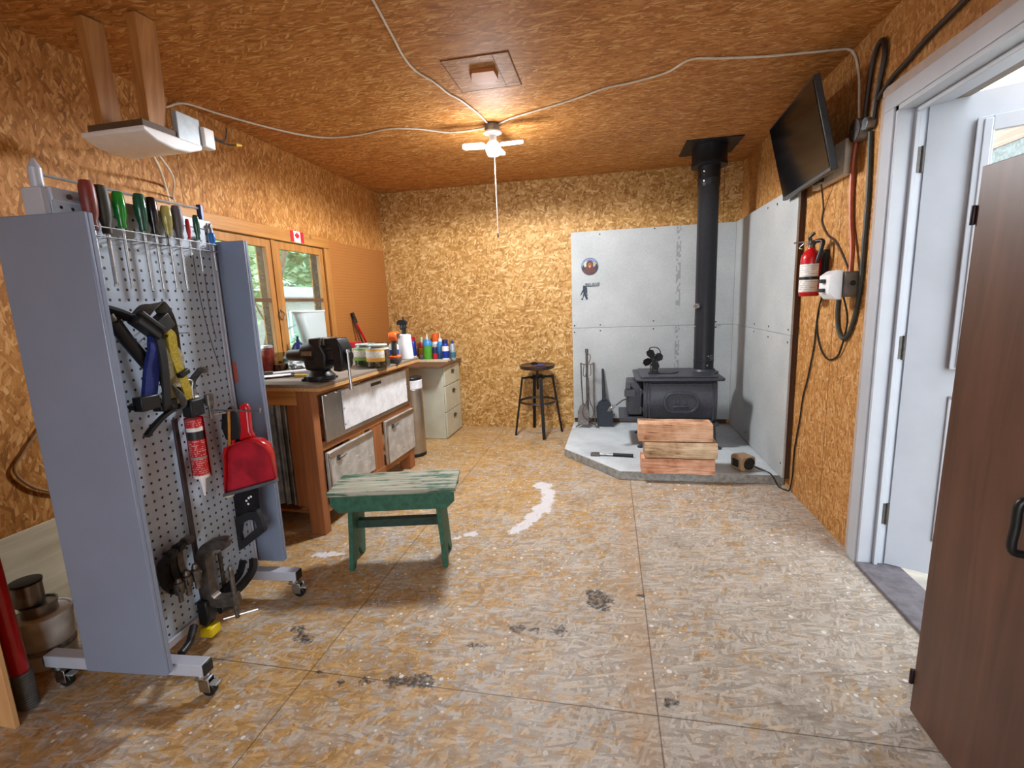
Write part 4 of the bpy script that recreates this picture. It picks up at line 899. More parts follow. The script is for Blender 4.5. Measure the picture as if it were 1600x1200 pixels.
def filler(n, c1, c2):
    g = G(n); vo = g.n('TexVoronoi', {'Vector': g.obj(), 'Scale': 90.}); k = g.n('SeparateColor', {0: vo.outputs['Color']}).outputs[0]
    g.set(Base_Color=g.mix(k, lin(c1), lin(c2)), Roughness=.5, Metallic=.3); return g.m
def label_mat(n, band, dark):
    g = G(n); s = g.n('SeparateXYZ', {0: g.obj()}); z = s.outputs[2]; nb = g.noise(g.obj(), 120., 2.)
    rows = g.math('MULTIPLY', g.math('LESS_THAN', g.math('FRACT', g.math('MULTIPLY', z, 110.)), .45), g.step(nb, .48, .52))
    c = g.mix(g.math('MULTIPLY', rows, .5), lin('#e8e4dc'), lin(dark)); c = g.mix(g.math('GREATER_THAN', z, .115), c, lin(band)); c = g.mix(g.math('LESS_THAN', z, .07), c, lin(band))
    g.set(Base_Color=c, Roughness=.45); return g.m
def jar(x, y, r, lab, lm, fm, h=.165):
    t = thing('plastic_jar', lab, 'jar', (x, y, ZT), 0, 'wide clear jars beside the vise')
    obj('body', lathe(BM(), [(0, .002), (r*.9, .002), (r, .012), (r, h*.68), (r*.93, h*.82), (r*.8, h*.86), (r*.8, h), (r*.76, h), (r*.76, h*.86), (r*.9, h*.8), (r*.96, h*.68), (r*.96, .012)], (0, 0, 0), 28), JG, t, ang=60)
    obj('neck_ring', lathe(BM(), [(r*.81, h*.90), (r*.84, h*.91), (r*.84, h*.94), (r*.81, h*.95)], (0, 0, 0), 28), mat('milky plastic', '#dadcda', .4, 0, .02), t)
    obj('shoulder_ring', lathe(BM(), [(r*.95, h*.74), (r*.97, h*.745), (r*.9, h*.815), (r*.88, h*.81)], (0, 0, 0), 28), MC['milky plastic'], t)
    obj('contents', lathe(BM(), [(0, .0125), (r*.94, .0125), (r*.94, .05), (r*.5, .056), (0, .06)], (0, 0, 0), 24), fm, t)
    obj('label', lathe(BM(), [(r*1.004, .045), (r*1.01, .046), (r*1.01, .128), (r*1.004, .129)], (0, 0, 0), 20, None, R(205), R(330)), lm, t); return t
jar(-1.665, 3.06, .078, 'clear plastic jar with green label behind the orange labelled one', label_mat('green jar label', '#86b052', '#596047'), filler('green bits', '#2f3a1e', '#6f7a4a'))
jar(-1.535, 2.985, .078, 'clear plastic jar with orange label and brown contents on bench', label_mat('orange jar label', '#e0a646', '#7a5f5a'), filler('brown nuts', '#4d3426', '#9c7c60'))
# drill
t = thing('cordless_drill', 'orange and black cordless drill standing on bench by white bottle', 'drill', (-1.53, 3.24, ZT), -75)
OR = mat('drill orange', '#d9601c', .4, 0, .08); DK = mat('drill grey', '#2c2a2a', .5, 0, .12)
bm = BM(); prism(bm, rrect(-.05, .075, -.038, .038, .012), .0, .035); obj('battery', bm, DK, t, .006)
bm = BM(); prism(bm, rrect(-.048, .073, -.0385, .0385, .012), .0355, .052); obj('battery_top', bm, OR, t, .004)
bm = BM(); prism(bm, [(-.01, .05), (.045, .05), (.03, .165), (-.018, .165)], -.018, .018, XZ(0)); obj('grip', bm, DK, t, .01)
bm = BM(); prism(bm, [(-.09, .16), (.06, .16), (.075, .19), (.06, .222), (-.08, .222), (-.095, .2)], -.03, .03, XZ(0)); obj('motor_housing', bm, OR, t, .012)
obj('chuck', lathe(BM(), [(0, 0), (.012, 0), (.022, .02), (.026, .05), (.026, .06), (0, .06)], (-.152, 0, .192), 20, frame((0, 0, 0), (0, 1, 0), (0, 0, 1))), PLAST, t)
obj('side_panel', box(box(BM(), -.06, .05, -.034, -.0305, .175, .208), -.06, .05, .0305, .034, .175, .208), DK, t, .002)
obj('trigger', box(BM(), -.034, -.012, -.009, .009, .125, .155), PLAST, t, .004)
# bottle with trigger spray head
t = thing('spray_bottle', 'white bottle with black trigger spray head at bench end', 'bottle', (-1.545, 3.46, ZT))
obj('body', lathe(BM(), [(0, .001), (.058, .001), (.06, .01), (.048, .185), (.03, .19), (0, .19)], (0, 0, 0), 28), mat('white bottle', '#e3e3e4', .45, 0, .02), t)
bm = BM(); cyl(bm, (0, 0, .19), (0, 0, .235), .017, n=16); cyl(bm, (0, 0, .235), (0, 0, .262), .026, .02, n=16); obj('collar', bm, PLAST, t, .002)
bm = BM(); prism(bm, [(-.05, .262), (.025, .262), (.03, .285), (.01, .30), (-.03, .30), (-.05, .29)], -.014, .014, XZ(0)); box(bm, -.03, -.018, -.007, .007, .225, .265); cyl(bm, (.0, 0, .30), (.0, 0, .325), .006, n=8); obj('spray_head', bm, PLAST, t, .003)
# generic bottle/can builder
def can(nm, lab, x, y, z, prof, body, parts=(), cat='can', grp=None):
    t = thing(nm, lab, cat, (x, y, z), 0, grp)
    obj('body', lathe(BM(), prof, (0, 0, 0), 20), body, t)
    for pn, pp, pm in parts: obj(pn, lathe(BM(), pp, (0, 0, 0), 20), pm, t)
    return t
def cyl_prof(r, h, sh=.012): return [(0, .0008), (r*.93, .0008), (r, .005), (r, h-sh), (r*.75, h), (0, h)]
def cap(r, z0, z1): return [(0, z0), (r, z0), (r*.97, z1-.003), (r*.85, z1), (0, z1)]
def band(r, z0, z1): return [(r, z0), (r+.0008, z0+.0005), (r+.0008, z1-.0005), (r, z1)]
BL, LB, DB = mat('blue can', '#1d3aa0', .3, .2, .06), mat('light blue plastic', '#3f8fcf', .35, 0, .05), mat('dark navy', '#23285c', .35, .1, .06)
GR, WH, YE = mat('green liquid bottle', '#58a336', .3, 0, .08), mat('can white', '#e8e9ec', .4, 0, .04), mat('can yellow', '#dcb838', .4, 0, .06)
RD, ORC, SIL = mat('can red', '#b81e2c', .35, 0, .06), mat('orange cap', '#e8642a', .4, 0, .04), mat('can silver', '#b6bcc0', .35, .6, .08)
can('spray_can', 'white and blue can on bench hidden behind the drill grip', -1.585, 3.34, ZT, cyl_prof(.036, .125), WH, [('label_band', band(.0362, .03, .085), BL), ('rim', cap(.03, .125, .133), SIL)], 'can')
can('screw_top_tub', 'red lidded translucent tub behind the jars on bench', -2.02, 3.53, ZT, cyl_prof(.06, .10), mat('pinkish tub', '#c9a79c', .4, 0, .1), [('lid', cap(.064, .10, .135), RD)], 'tub')
can('oil_can', 'dark blue oil bottle with yellow label standing at the window sill', -2.235, 3.13, ZT, [(0, .001), (.045, .001), (.047, .006), (.047, .13), (.028, .165), (.012, .175), (.012, .19), (0, .19)], DB, [('label_band', band(.0472, .055, .105), YE), ('nozzle', cap(.008, .19, .215), DB)], 'bottle')
# translucent bin against the window
t = thing('plastic_bin', 'tall translucent white plastic bin standing in the window corner', 'bin', (-2.24, 3.36, ZT))
g = G('milky translucent plastic'); g.set(Base_Color=lin('#dfe8ea'), Roughness=.4); tp = g.n('BsdfTransparent', {0: lin('#e6eeee')}); mx = g.n('MixShader', {0: .45}); g.t.links.new(g.b.outputs[0], mx.inputs[1]); g.t.links.new(tp.outputs[0], mx.inputs[2]); g.t.links.new(mx.outputs[0], g.out.inputs[0])
bm = BM(); A = rrect(-2.29, -2.205, 3.235, 3.49, .035, 4); B = rrect(-2.295, -2.195, 3.155, 3.475, .045, 4)
va = [bm.verts.new((*p, ZT+.13)) for p in A]; vb = [bm.verts.new((*p, ZT+.39)) for p in B]; bm.faces.new(va[::-1])
nA = len(A)
for i in range(nA): bm.faces.new((va[i], va[(i+1) % nA], vb[(i+1) % nA], vb[i]))
o = obj('shell', bm, g.m, t, .0, world=True); md = o.modifiers.new('thick', 'SOLIDIFY'); md.thickness = .003
bm = BM(); tube(bm, [(*p, ZT+.39) for p in B], .007, 8, 1, True); obj('rim', bm, mat('bin rim', '#dfe4e6', .4, 0, .02), t, world=True)
obj('stand_block', box(BM(), -2.285, -2.21, 3.25, 3.48, ZT, ZT+.127), mat('clear stand', '#c9cfd0', .4, 0, .1), t, .004, world=True)
# bolt cutter leaning on the pegboard
t = thing('bolt_cutter', 'long red handled bolt cutter leaning on the brown pegboard', 'bolt cutter', (-2.2, 4.05, .76))
bm = BM(); tube(bm, [(-2.19, 4.2, .80), (-2.24, 4.12, 1.02), (-2.285, 4.045, 1.2)], .011, 8, 1); obj('red_arm', bm, RED, t, world=True)
bm = BM(); tube(bm, [(-2.19, 4.1, .80), (-2.24, 4.06, 1.02), (-2.285, 4.035, 1.2)], .009, 8, 1); obj('dark_arm', bm, mat('dark arm', '#4a2620', .5, .2, .1), t, world=True)
bm = BM(); tube(bm, [(-2.276, 4.058, 1.17), (-2.294, 4.035, 1.262)], .017, 10, 1); obj('grip', bm, PLAST, t, world=True)
bm = BM(); box(bm, -2.21, -2.17, 4.1, 4.2, .766, .82); obj('jaw', bm, DIRTY, t, .004, world=True)
# clutter at the near end
can('glass_jar', 'red brown jar on the bench beside the tool rack wing', -2.26, 2.83, ZT, cyl_prof(.04, .16), mat('red brown jar', '#7a2c22', .3, 0, .2), [('lid', cap(.038, .16, .178), SIL)], 'jar')
t = thing('glass_jar', 'small clear jar with brown bits on bench beside red jar', 'jar', (-2.19, 2.86, ZT))
obj('body', lathe(BM(), [(0, .001), (.045, .001), (.048, .008), (.048, .09), (.036, .105), (.036, .125), (.033, .125), (.033, .104), (.045, .09), (.045, .008)], (0, 0, 0), 24), JG, t); obj('contents', lathe(BM(), [(0, .009), (.044, .009), (.044, .045), (0, .05)], (0, 0, 0), 20), filler('rusty bits', '#4a241a', '#9a5a40'), t)
def lump(nm, lab, c, r, m, cat, seed, n=3):
    bm = BM(); bmesh.ops.create_icosphere(bm, subdivisions=n, radius=1)
    for v in bm.verts:
        k = __import__('mathutils').noise.noise(v.co*2.3+V3((seed, 0, 0)))*.35+__import__('mathutils').noise.noise(v.co*6+V3((seed, 3, 0)))*.18
        v.co = V3((v.co.x*r[0]*(1+k), v.co.y*r[1]*(1+k), max(v.co.z*r[2]*(1+k)+r[2]*.75, 0))); v.co += V3(c)
    o = obj(nm, bm, m, ang=25); return tag(o, lab, cat)
BAG = mat('crinkled clear bag', '#b9c0c2', .25, 0, .5, 22, .6)
lump('plastic_bag', 'crinkled clear plastic bag of fixings behind the vise', (-2.07, 2.93, ZT), (.075, .1, .05), BAG, 'bag', 1.)
lump('plastic_bag', 'crumpled clear plastic bag near the window behind jars', (-2.25, 3.02, ZT), (.035, .04, .05), BAG, 'bag', 5.)
PAPER = mat('dark manual', '#2a2c30', .6, 0, .2, 10)
o = obj('folded_leaflet', box(BM(), -.1, .1, -.06, .06, 0, .008, M4.Translation((-2.06, 2.62, ZT)) @ M4.Rotation(R(15), 4, 'Z')), PAPER, bev=.002); tag(o, 'dark folded leaflet lying at the near end of the bench', 'leaflet')
o = obj('folded_leaflet', box(BM(), -.11, .11, -.05, .05, 0, .004, M4.Translation((-2.03, 2.55, ZT+.0085)) @ M4.Rotation(R(35), 4, 'Z')), mat('white paper', '#dfe0e0', .6, 0, .05)); tag(o, 'white paper lying on the dark leaflet on bench', 'leaflet')
t = thing('pliers', 'blue and yellow handled pliers lying beside the vise base', 'pliers', (-1.86, 2.56, ZT), 20)
for s, m in ((1, mat('plier blue', '#2b4f9c', .4, 0, .05)), (-1, YE)):
    obj('handle', tube(BM(), [(-.01, s*.006, .012), (.04, s*.02, .012), (.12, s*.022, .012)], .009, 8), m, t); obj('jaw', tube(BM(), [(.0, -s*.004, .012), (-.03, -s*.008, .012), (-.075, -s*.002, .012)], [.009, .004], 8), DIRTY, t)
t = thing('hand_riveter', 'long grey tool with white shaft lying behind the vise', 'hand tool', (-1.98, 2.7, ZT), 35)
obj('shaft', tube(BM(), [(-.12, 0, .013), (.16, .01, .016)], .0115, 10, 1), WH, t); obj('head', box(BM(), -.17, -.12, -.02, .02, .002, .03), DIRTY, t, .004); obj('grip', tube(BM(), [(-.16, 0, .014), (-.2, -.05, .012), (-.26, -.07, .012)], .01, 8), PLAST, t)
t = thing('wheel_tool', 'small dark round wheel tool standing behind the vise', 'tool', (-2.02, 3.12, ZT))
bm = BM(); cyl(bm, (-.015, -.02, .13), (.015, .02, .13), .052, n=24); obj('wheel', bm, DIRTY, t, .004); bm = BM(); box(bm, -.03, .03, -.04, .04, .001, .02); box(bm, -.012, .012, -.015, .015, .02, .1); obj('stand', bm, PLAST, t, .003)

# ================================================================ trash can
t = thing('trash_can', 'stainless half round trash can with white liner beside workbench', 'trash can', (-1.615, 3.80, 0))
def half(r, x0, n=18): return [(x0, -r)]+[(x0+.005+r*1.0*cos(R(a)), r*sin(R(a))) for a in range(-90, 91, 10)]+[(x0, r)]
Mt_ = M4.Translation((-1.64, 3.83, 0))
bm = prism(BM(), half(.105, -.06), .03, .60, Mt_); obj('body', bm, STAIN, t, .004, ang=50, world=True)
bm = prism(BM(), half(.107, -.061), .001, .03, Mt_); obj('base_ring', bm, PLAST, t, .003, ang=50, world=True)
bm = prism(BM(), half(.108, -.062), .60, .675, Mt_); obj('liner_bag', bm, mat('white bin liner', '#dfe0e6', .45, 0, .1, 25, .3), t, .004, ang=50, world=True)
bm = prism(BM(), half(.106, -.06), .676, .70, Mt_); obj('lid', bm, PLAST, t, .008, ang=50, world=True)
bm = BM()
# filing cabinet
fc = thing('filing_cabinet', 'beige three drawer steel filing cabinet in the back left corner', 'filing cabinet', (-1.55, 4.32, 0), -1.0)
BEI = mat('beige enamel', '#c4c4b2', .42, .1, .05, 6)
obj('carcass', box(BM(), -.60, -.018, 0, .452, .0008, .722), BEI, fc, .004)
for (z0, z1) in ((.012, .262), (.268, .518), (.524, .714)):
    d = obj('drawer', box(BM(), -.0175, 0, .006, .446, z0, z1), BEI, fc, .004)
    bm = BM(); zz = z1-.07; box(bm, .0002, .003, .20, .27, zz-.02, zz+.02); box(bm, .003, .018, .205, .265, zz+.0, zz+.006); obj('handle', bm, mat('dark pull recess', '#5d5a50', .4, .6, .15), d, .001)
    if z0 > .5:
        bm = BM()
        for q in ((.195, .275, z1-.035, z1-.032), (.195, .275, z1-.012, z1-.009)): box(bm, .0002, .004, *q)
        box(bm, .0002, .004, .195, .199, z1-.035, z1-.009); box(bm, .0002, .004, .271, .275, z1-.035, z1-.009); obj('card_holder', bm, SIL, d)
o = obj('board_top', box(BM(), -2.2, -1.52, 4.17, 4.795, .7235, .744), wood('dark brown shelf board', '#4e3322', '#7a5436', 'y', 30, .55), bev=.002); tag(o, 'dark brown board laid on top of the filing cabinet', 'board')
o = obj('foam_tray', box(BM(), -1.98, -1.56, 4.46, 4.56, .7445, .764), mat('cream foam', '#cbbf9f', .7, 0, .08), bev=.003); tag(o, 'cream strip of wood lying in front of the bottles', 'wood strip')
zc = .7447; grp = 'bottles and cans on the filing cabinet'
can('spray_can', 'tall dark blue can with red cap, leftmost on the cabinet', -1.985, 4.64, zc, cyl_prof(.033, .205), BL, [('label_band', band(.0332, .02, .05), WH), ('cap', cap(.028, .205, .245), RD)], 'can', grp)
can('spray_can', 'red and yellow can with pale green tip on the cabinet', -1.92, 4.72, zc, cyl_prof(.03, .18, .02), RD, [('label_band', band(.0302, .06, .12), YE), ('lower_band', band(.0302, .01, .055), WH), ('cap', cap(.014, .18, .235), mat('pale green cap', '#b9d6b0', .4, 0, .03))], 'can', grp)
can('cleaner_bottle', 'green liquid bottle with blue shoulder and white nozzle on cabinet', -1.815, 4.61, zc, [(0, .001), (.046, .001), (.049, .008), (.049, .15), (0, .15)], GR, [('shoulder', [(0, .151), (.05, .151), (.049, .185), (.03, .215), (0, .215)], LB), ('nozzle', [(0, .216), (.011, .216), (.004, .275), (0, .275)], WH)], 'bottle', grp)
can('spray_can', 'can with bright orange cap at the back of the cabinet', -1.775, 4.74, zc, cyl_prof(.034, .19), WH, [('cap', cap(.036, .19, .265), ORC)], 'can', grp)
can('small_can', 'small black and red can in front of blue nozzle bottle', -1.735, 4.60, zc, cyl_prof(.026, .14), DB, [('label_band', band(.0262, .02, .075), RD), ('tip', cap(.01, .14, .165), SIL)], 'can', grp)
can('glue_bottle', 'slim bright blue bottle with long white nozzle on cabinet', -1.695, 4.66, zc, cyl_prof(.029, .19, .02), LB, [('nozzle', [(0, .191), (.02, .191), (.018, .215), (.006, .222), (.004, .275), (0, .275)], WH)], 'bottle', grp)
can('small_can', 'dark thin can between the two blue cans on cabinet', -1.645, 4.72, zc, cyl_prof(.022, .15), PLAST, [('tip', cap(.01, .15, .17), DIRTY)], 'can', grp)
can('spray_can', 'blue and white spray can with blue cap on the cabinet', -1.61, 4.565, zc, cyl_prof(.034, .175, .02), BL, [('upper_band', band(.0342, .1, .15), WH), ('foot_band', band(.0342, .01, .03), WH), ('cap', cap(.028, .176, .215), DB)], 'can', grp)
can('spray_can', 'silver and teal spray can, rightmost on the cabinet', -1.545, 4.60, zc, cyl_prof(.03, .17, .03), SIL, [('label_band', band(.0302, .03, .085), mat('teal', '#3d6f86', .4, .2, .08)), ('cap', cap(.012, .17, .2), BL)], 'can', grp)

# ================================================================ stool
sx, sy = -.685, 4.575
t = thing('bar_stool', 'low black metal stool with round brown seat at back wall', 'stool', (sx, sy, 0))
SM = mat('black stool metal', '#1d1b1b', .42, .5, .12)
obj('seat', lathe(BM(), [(0, .655), (.15, .655), (.165, .66), (.172, .68), (.176, .692), (.168, .695), (.15, .685), (0, .682)], (sx, sy, 0), 36), mat('dark brown seat', '#3c2a27', .3, .1, .2, 14), t, world=True)
bm = BM(); cyl(bm, (sx, sy, .45), (sx, sy, .655), .011, n=14); cyl(bm, (sx, sy, .575), (sx, sy, .60), .05, n=20); cyl(bm, (sx, sy, .64), (sx, sy, .655), .06, n=20); obj('screw_post', bm, SM, t, world=True)
bm = BM()
for a in (110, 200, 290, 20):
    e = V3((cos(R(a)), sin(R(a)), 0)); c = V3((sx, sy, 0)); tube(bm, [c+V3((0, 0, .575)), c+e*.155+V3((0, 0, .57))], .011, 6, 1)
bm2 = bm; lathe(bm2, [(.06, .563), (.075, .563), (.075, .578), (.06, .578)], (sx, sy, 0), 24); obj('spider_frame', bm2, SM, t, world=True)
for a in (110, 200, 290, 20):
    e = V3((cos(R(a)), sin(R(a)), 0)); f = V3((-sin(R(a)), cos(R(a)), 0)); c = V3((sx, sy, 0))
    bm = BM(); tube(bm, [c+e*.150+V3((0, 0, .585)), c+e*.235+V3((0, 0, .002))], 0, 4, 1, rect=(f, .03, .016)); obj('leg', bm, SM, t, .003, world=True)
bm = BM(); ring = [(sx+.178*cos(R(a)), sy+.178*sin(R(a)), .335) for a in range(0, 360, 10)]; tube(bm, ring, 0, 4, 1, True, rect=((0, 0, 1), .022, .006)); obj('foot_ring', bm, mat('worn ring steel', '#5a5654', .35, .8, .2), t, world=True)
kn = obj('knob', lathe(BM(), [(0, .6955), (.03, .6955), (.034, .71), (.02, .722), (0, .724)], (sx-.03, sy+.01, 0), 16), PLAST); tag(kn, 'small black knob lying on the round stool seat', 'knob')
st_ = obj('blue_cloth', prism(BM(), [(sx-.02, sy-.06), (sx+.07, sy-.05), (sx+.08, sy+.01), (sx+.01, sy+.03)], .687, .694), mat('blue cloth', '#3c3f86', .8, 0, .2, 60), bev=.003); tag(st_, 'dark blue scrap of cloth lying on the stool seat', 'cloth')

# ================================================================ green bench
gb = thing('step_bench', 'worn green painted wooden step bench on strand board floor', 'bench', (-1.06, 2.148, 0), 12.5)
def green(name, worn):
    g = G(name); v = g.obj(); w = g.n('VectorMath', {0: v, 1: (2., 26., 26.)}, operation='MULTIPLY').outputs[0]
    a = g.noise(w, 1.6, 6., .7, .4); b = g.noise(v, 8., 4.); base = g.ramp(g.noise(v, 30., 4.), [(.3, '#1d4a38'), (.7, '#2f6650')])
    bare = g.ramp(a, [(.3, '#6c6c60'), (.5, '#979888'), (.72, '#b9bbac')])
    k = g.step(g.math('ADD', g.math('MULTIPLY', a, .6), g.math('MULTIPLY', b, .5)), worn, worn+.1)
    g.set(Base_Color=g.mix(k, base, bare), Roughness=.6); g.bump(a, .3); return g.m
GT, GS = green('worn green top', .47), green('green paint', .78)
obj('top', box(BM(), -.31, .31, -.135, .135, .408, .43), GT, gb, .003)
for s in (-1, 1):
    y0 = -.13 if s < 0 else .108
    obj('apron', prism(BM(), [(-.30, .4075), (.30, .4075), (.30, .36), (.262, .325), (-.262, .325), (-.30, .36)], -(y0+.022), -y0, XZ(0)), GS, gb, .002)
for s in (-1, 1):
    M = frame((s*.235, 0, 0), (0, 1, 0), (s*-.06, 0, 1))
    pl = [(-.105, .001), (-.07, .001), (0, .085), (.07, .001), (.105, .001), (.105, .39), (.09, .4065), (-.09, .4065), (-.105, .39)]
    obj('leg', prism(BM(), pl, -.011, .011, M), GS, gb, .002)
obj('stretcher', box(BM(), -.222, .222, -.02, .02, .19, .232), mat('dark green stretcher', '#22392f', .6, 0, .2), gb, .002)

# ================================================================ brown wardrobe
BW = wood('brown wood laminate', '#3e261c', '#6c4838', 'z', 16, .42)
wd = thing('wardrobe', 'tall brown laminate cabinet standing before the open white door', 'cabinet', (.907, 1.492, .013), tilt=(R(1.2), 0, 0))
obj('carcass', box(BM(), .02, .235, -.62, 0, 0, 1.575), BW, wd, .002)
d = obj('door', box(BM(), 0, .019, -.62, 0, .001, 1.574), BW, wd, .0015)
bm = BM(); tube(bm, [(-.002, -.3, .83), (-.03, -.3, .82), (-.032, -.3, .765), (-.032, -.3, .71), (-.002, -.3, .70)], .009, 10); obj('handle', bm, PLAST, d)
for z in (.115, 1.46):
    bm = BM(); box(bm, -.004, .022, .0005, .012, z-.022, z+.022); cyl(bm, (-.003, .005, z-.024), (-.003, .005, z+.024), .006, n=10); obj('hinge', bm, mat('dark hinge', '#2f2326', .4, .6, .1), d, .001)
# ================================================================ rolling tool rack (local: x out, y along the board, z up)
RO = (-1.437, 1.148)
def rk(x, y, z): a = R(4.53); return (RO[0]+x*cos(a)-y*sin(a), RO[1]+x*sin(a)+y*cos(a), z)
def rthing(n, l, c, x, y, z, g=None): return thing(n, l, c, rk(x, y, z), 4.53, g)
class Loc:                                           # build in rack coordinates under a thing that stands elsewhere
    pass
HM_ = [None]
def robj(nm, bm, m, t, **k):
    if HM_[0] is not None: bm.transform(HM_[0])
    bm.transform(M4.Translation((RO[0], RO[1], 0)) @ M4.Rotation(R(4.53), 4, 'Z')); return obj(nm, bm, m, t, world=True, **k)
rack = rthing('tool_rack', 'grey steel rolling pegboard tool rack with side wings', 'tool rack', -.15, .33, 0)
GREYP = mat('blue grey enamel', '#808ca3', .3, .15, .03, 3, coat=.25); LGREY = mat('light grey enamel', '#b3b8c6', .4, .1, .04, 4)
PGX = -.13
robj('pegboard', box(BM(), PGX-.004, PGX, .02, .635, .135, 1.66), holes_mat('white steel pegboard', '#b0bfd2', '#15161a', .0335, .0048, 'yz', .4), rack)
robj('pegboard', box(BM(), -.212, -.208, .02, .635, .135, 1.66), MC.get('rear peg') or holes_mat('rear steel pegboard', '#9aa0ad', '#15161a', .0335, .0048, 'yz', .4), rack)
bm = BM()
box(bm, -.20, PGX-.006, .0, .045, .131, 1.675); box(bm, -.20, PGX-.006, .612, .652, .131, 1.675)
box(bm, -.20, PGX+.004, .02, .645, 1.64, 1.678); box(bm, -.20, PGX+.012, .046, .598, .105, .134)
box(bm, PGX, PGX+.008, .618, .648, .135, 1.668); box(bm, PGX+.008, PGX+.014, .63, .64, .135, 1.668)
robj('frame', bm, LGREY, rack, bev=.003)
robj('wing', box(box(BM(), -.30, 0, -.012, 0, .125, 1.597), -.012, 0, 0, .016, .125, 1.597), GREYP, rack, bev=.003)
robj('wing', box(box(BM(), -.30, 0, .655, .667, .15, 1.597), -.008, 0, .668, .684, .15, 1.597), GREYP, rack, bev=.003)
for y0 in (.035, .60):
    b = robj('foot_bar', box(BM(), -.53, .085, y0, y0+.045, .085, .13), LGREY, rack, bev=.003)
    robj('end_cap', box(box(BM(), .0855, .092, y0+.002, y0+.043, .087, .128), -.537, -.5305, y0+.002, y0+.043, .087, .128), PLAST, b, bev=.002)
for (x, y) in ((.062, .057), (.062, .622), (-.50, .057), (-.50, .622)):
    bm = BM(); cyl(bm, (x, y, .07), (x, y, .0845), .022, n=16); box(bm, x-.005, x+.035, y-.017, y-.013, .02, .068); box(bm, x-.005, x+.035, y+.013, y+.017, .02, .068); box(bm, x-.02, x+.03, y-.017, y+.017, .062, .07)
    c_ = robj('caster', bm, STEEL, rack, bev=.002)
    robj('wheel', cyl(BM(), (x+.022, y-.011, .0255), (x+.022, y+.011, .0255), .025, n=20), PLAST, c_, bev=.003)
    robj('brake_pedal', box(BM(), x+.03, x+.06, y-.012, y+.012, .045, .052), SIL, c_, bev=.002)
bm = BM(); cyl(bm, (-.165, .02, 1.675), (-.165, .02, 1.73), .016, n=16); cyl(bm, (-.165, .02, 1.73), (-.165, .02, 1.755), .016, .004, n=16); robj('post_tip', bm, LGREY, rack)
bm = BM(); tube(bm, [(-.165, .03, 1.715), (-.165, .33, 1.72), (-.165, .65, 1.73)], .0045, 8, 1); robj('top_rail', bm, SIL, rack)
bm = BM(); box(bm, -.175, -.155, .635, .65, 1.675, 1.745); robj('rail_bracket', bm, mat('blue bracket', '#33426e', .4, .2, .08), rack, bev=.002)
bm = BM()
for (y, z) in ((.06, 1.655), (.628, 1.655)): cyl(bm, (PGX+.014, y, z), (PGX+.018, y, z), .008, n=10)
bm.transform(M4.Translation((RO[0], RO[1], 0)) @ M4.Rotation(R(4.53), 4, 'Z')); islands('bolt', bm, DIRTY, rack, world=True)
robj('sticker', box(BM(), -.122, -.104, .6515, .6545, 1.0, 1.09), mat('faded red sticker', '#b0584a', .5, 0, .1), rack, bev=.002)
# wire holders
def wires(nm, lab, y0, y1, z, cat='wire holder'):
    t = rthing(nm, lab, cat, PGX+.03, (y0+y1)/2, z); bm = BM()
    for zz in (z, z-.028): tube(bm, [(PGX+.004, y0, zz), (PGX+.05, y0, zz), (PGX+.05, y1, zz), (PGX+.004, y1, zz)], .002, 6, 1)
    k = y0
    while k < y1: tube(bm, [(PGX+.003, k, z-.028), (PGX+.05, k, z-.028)], .0018, 6, 1); k += .045
    robj('wire', bm, STEEL, t); return t
wires('wire_holder', 'wire screwdriver holder at top left of the tool rack', .06, .345, 1.577)
wires('wire_holder', 'wire screwdriver holder at top right of the tool rack', .37, .60, 1.577)
wires('wire_holder', 'small empty wire holder in the middle of the tool rack', .26, .39, 1.262)
# screwdrivers
HX = PGX+.037
def driver(lab, y, m, ztop, hl, r, sl, sr, lean=0., trans=False):
    t = rthing('screwdriver', lab, 'screwdriver', HX, y, ztop-hl-sl, 'screwdrivers hanging at the top of the tool rack')
    z0 = ztop-hl
    prof = [(0, 0), (r*.62, 0), (r*.7, hl*.06), (r*.6, hl*.16), (r*.92, hl*.34), (r, hl*.6), (r*.95, hl*.86), (r*.7, hl*.98), (0, hl)]
    Ml = M4.Rotation(lean, 4, 'X'); bm = lathe(BM(), prof, (0, 0, 0), 14)
    bm.transform(M4.Translation((HX, y, z0)) @ Ml); robj('handle', bm, m, t, ang=50)
    bm = BM(); cyl(bm, (0, 0, -sl), (0, 0, 0), sr, n=10); box(bm, -sr*.35, sr*.35, -sr*1.4, sr*1.4, -sl-.008, -sl+.002)
    bm.transform(M4.Translation((HX, y, z0)) @ Ml); robj('shank', bm, STEEL, t)
driver('screwdriver with large dull red handle, leftmost on rack', .098, mat('dull red handle', '#74302a', .4, 0, .12), 1.712, .145, .0215, .17, .005)
driver('screwdriver with ribbed dark grey handle, second from left', .142, mat('dark olive handle', '#3b3d38', .5, 0, .15), 1.708, .148, .02, .155, .0055)
gm = mat('green clear handle', '#1fa53c', .15, 0, .1, 20, trans=.35, coat=.3)
driver('screwdriver with bright clear green handle', .198, gm, 1.70, .115, .018, .185, .0045)
driver('screwdriver with glossy dark green handle', .277, mat('dark green handle', '#14503f', .2, 0, .06, coat=.3), 1.71, .125, .0185, .19, .0045)
driver('screwdriver with glossy black handle', .324, mat('black blue handle', '#13141f', .2, 0, .06, coat=.3), 1.708, .125, .0175, .19, .0045)
driver('screwdriver with pale yellow clear handle', .382, mat('pale yellow clear handle', '#c9c070', .15, 0, .1, trans=.4, coat=.3), 1.69, .105, .0175, .185, .0045)
driver('screwdriver with smooth grey handle', .432, mat('grey handle', '#5a5560', .45, 0, .08), 1.70, .122, .0185, .18, .0045)
driver('thin red screwdriver between grey and small green ones', .478, RD, 1.66, .075, .008, .05, .003)
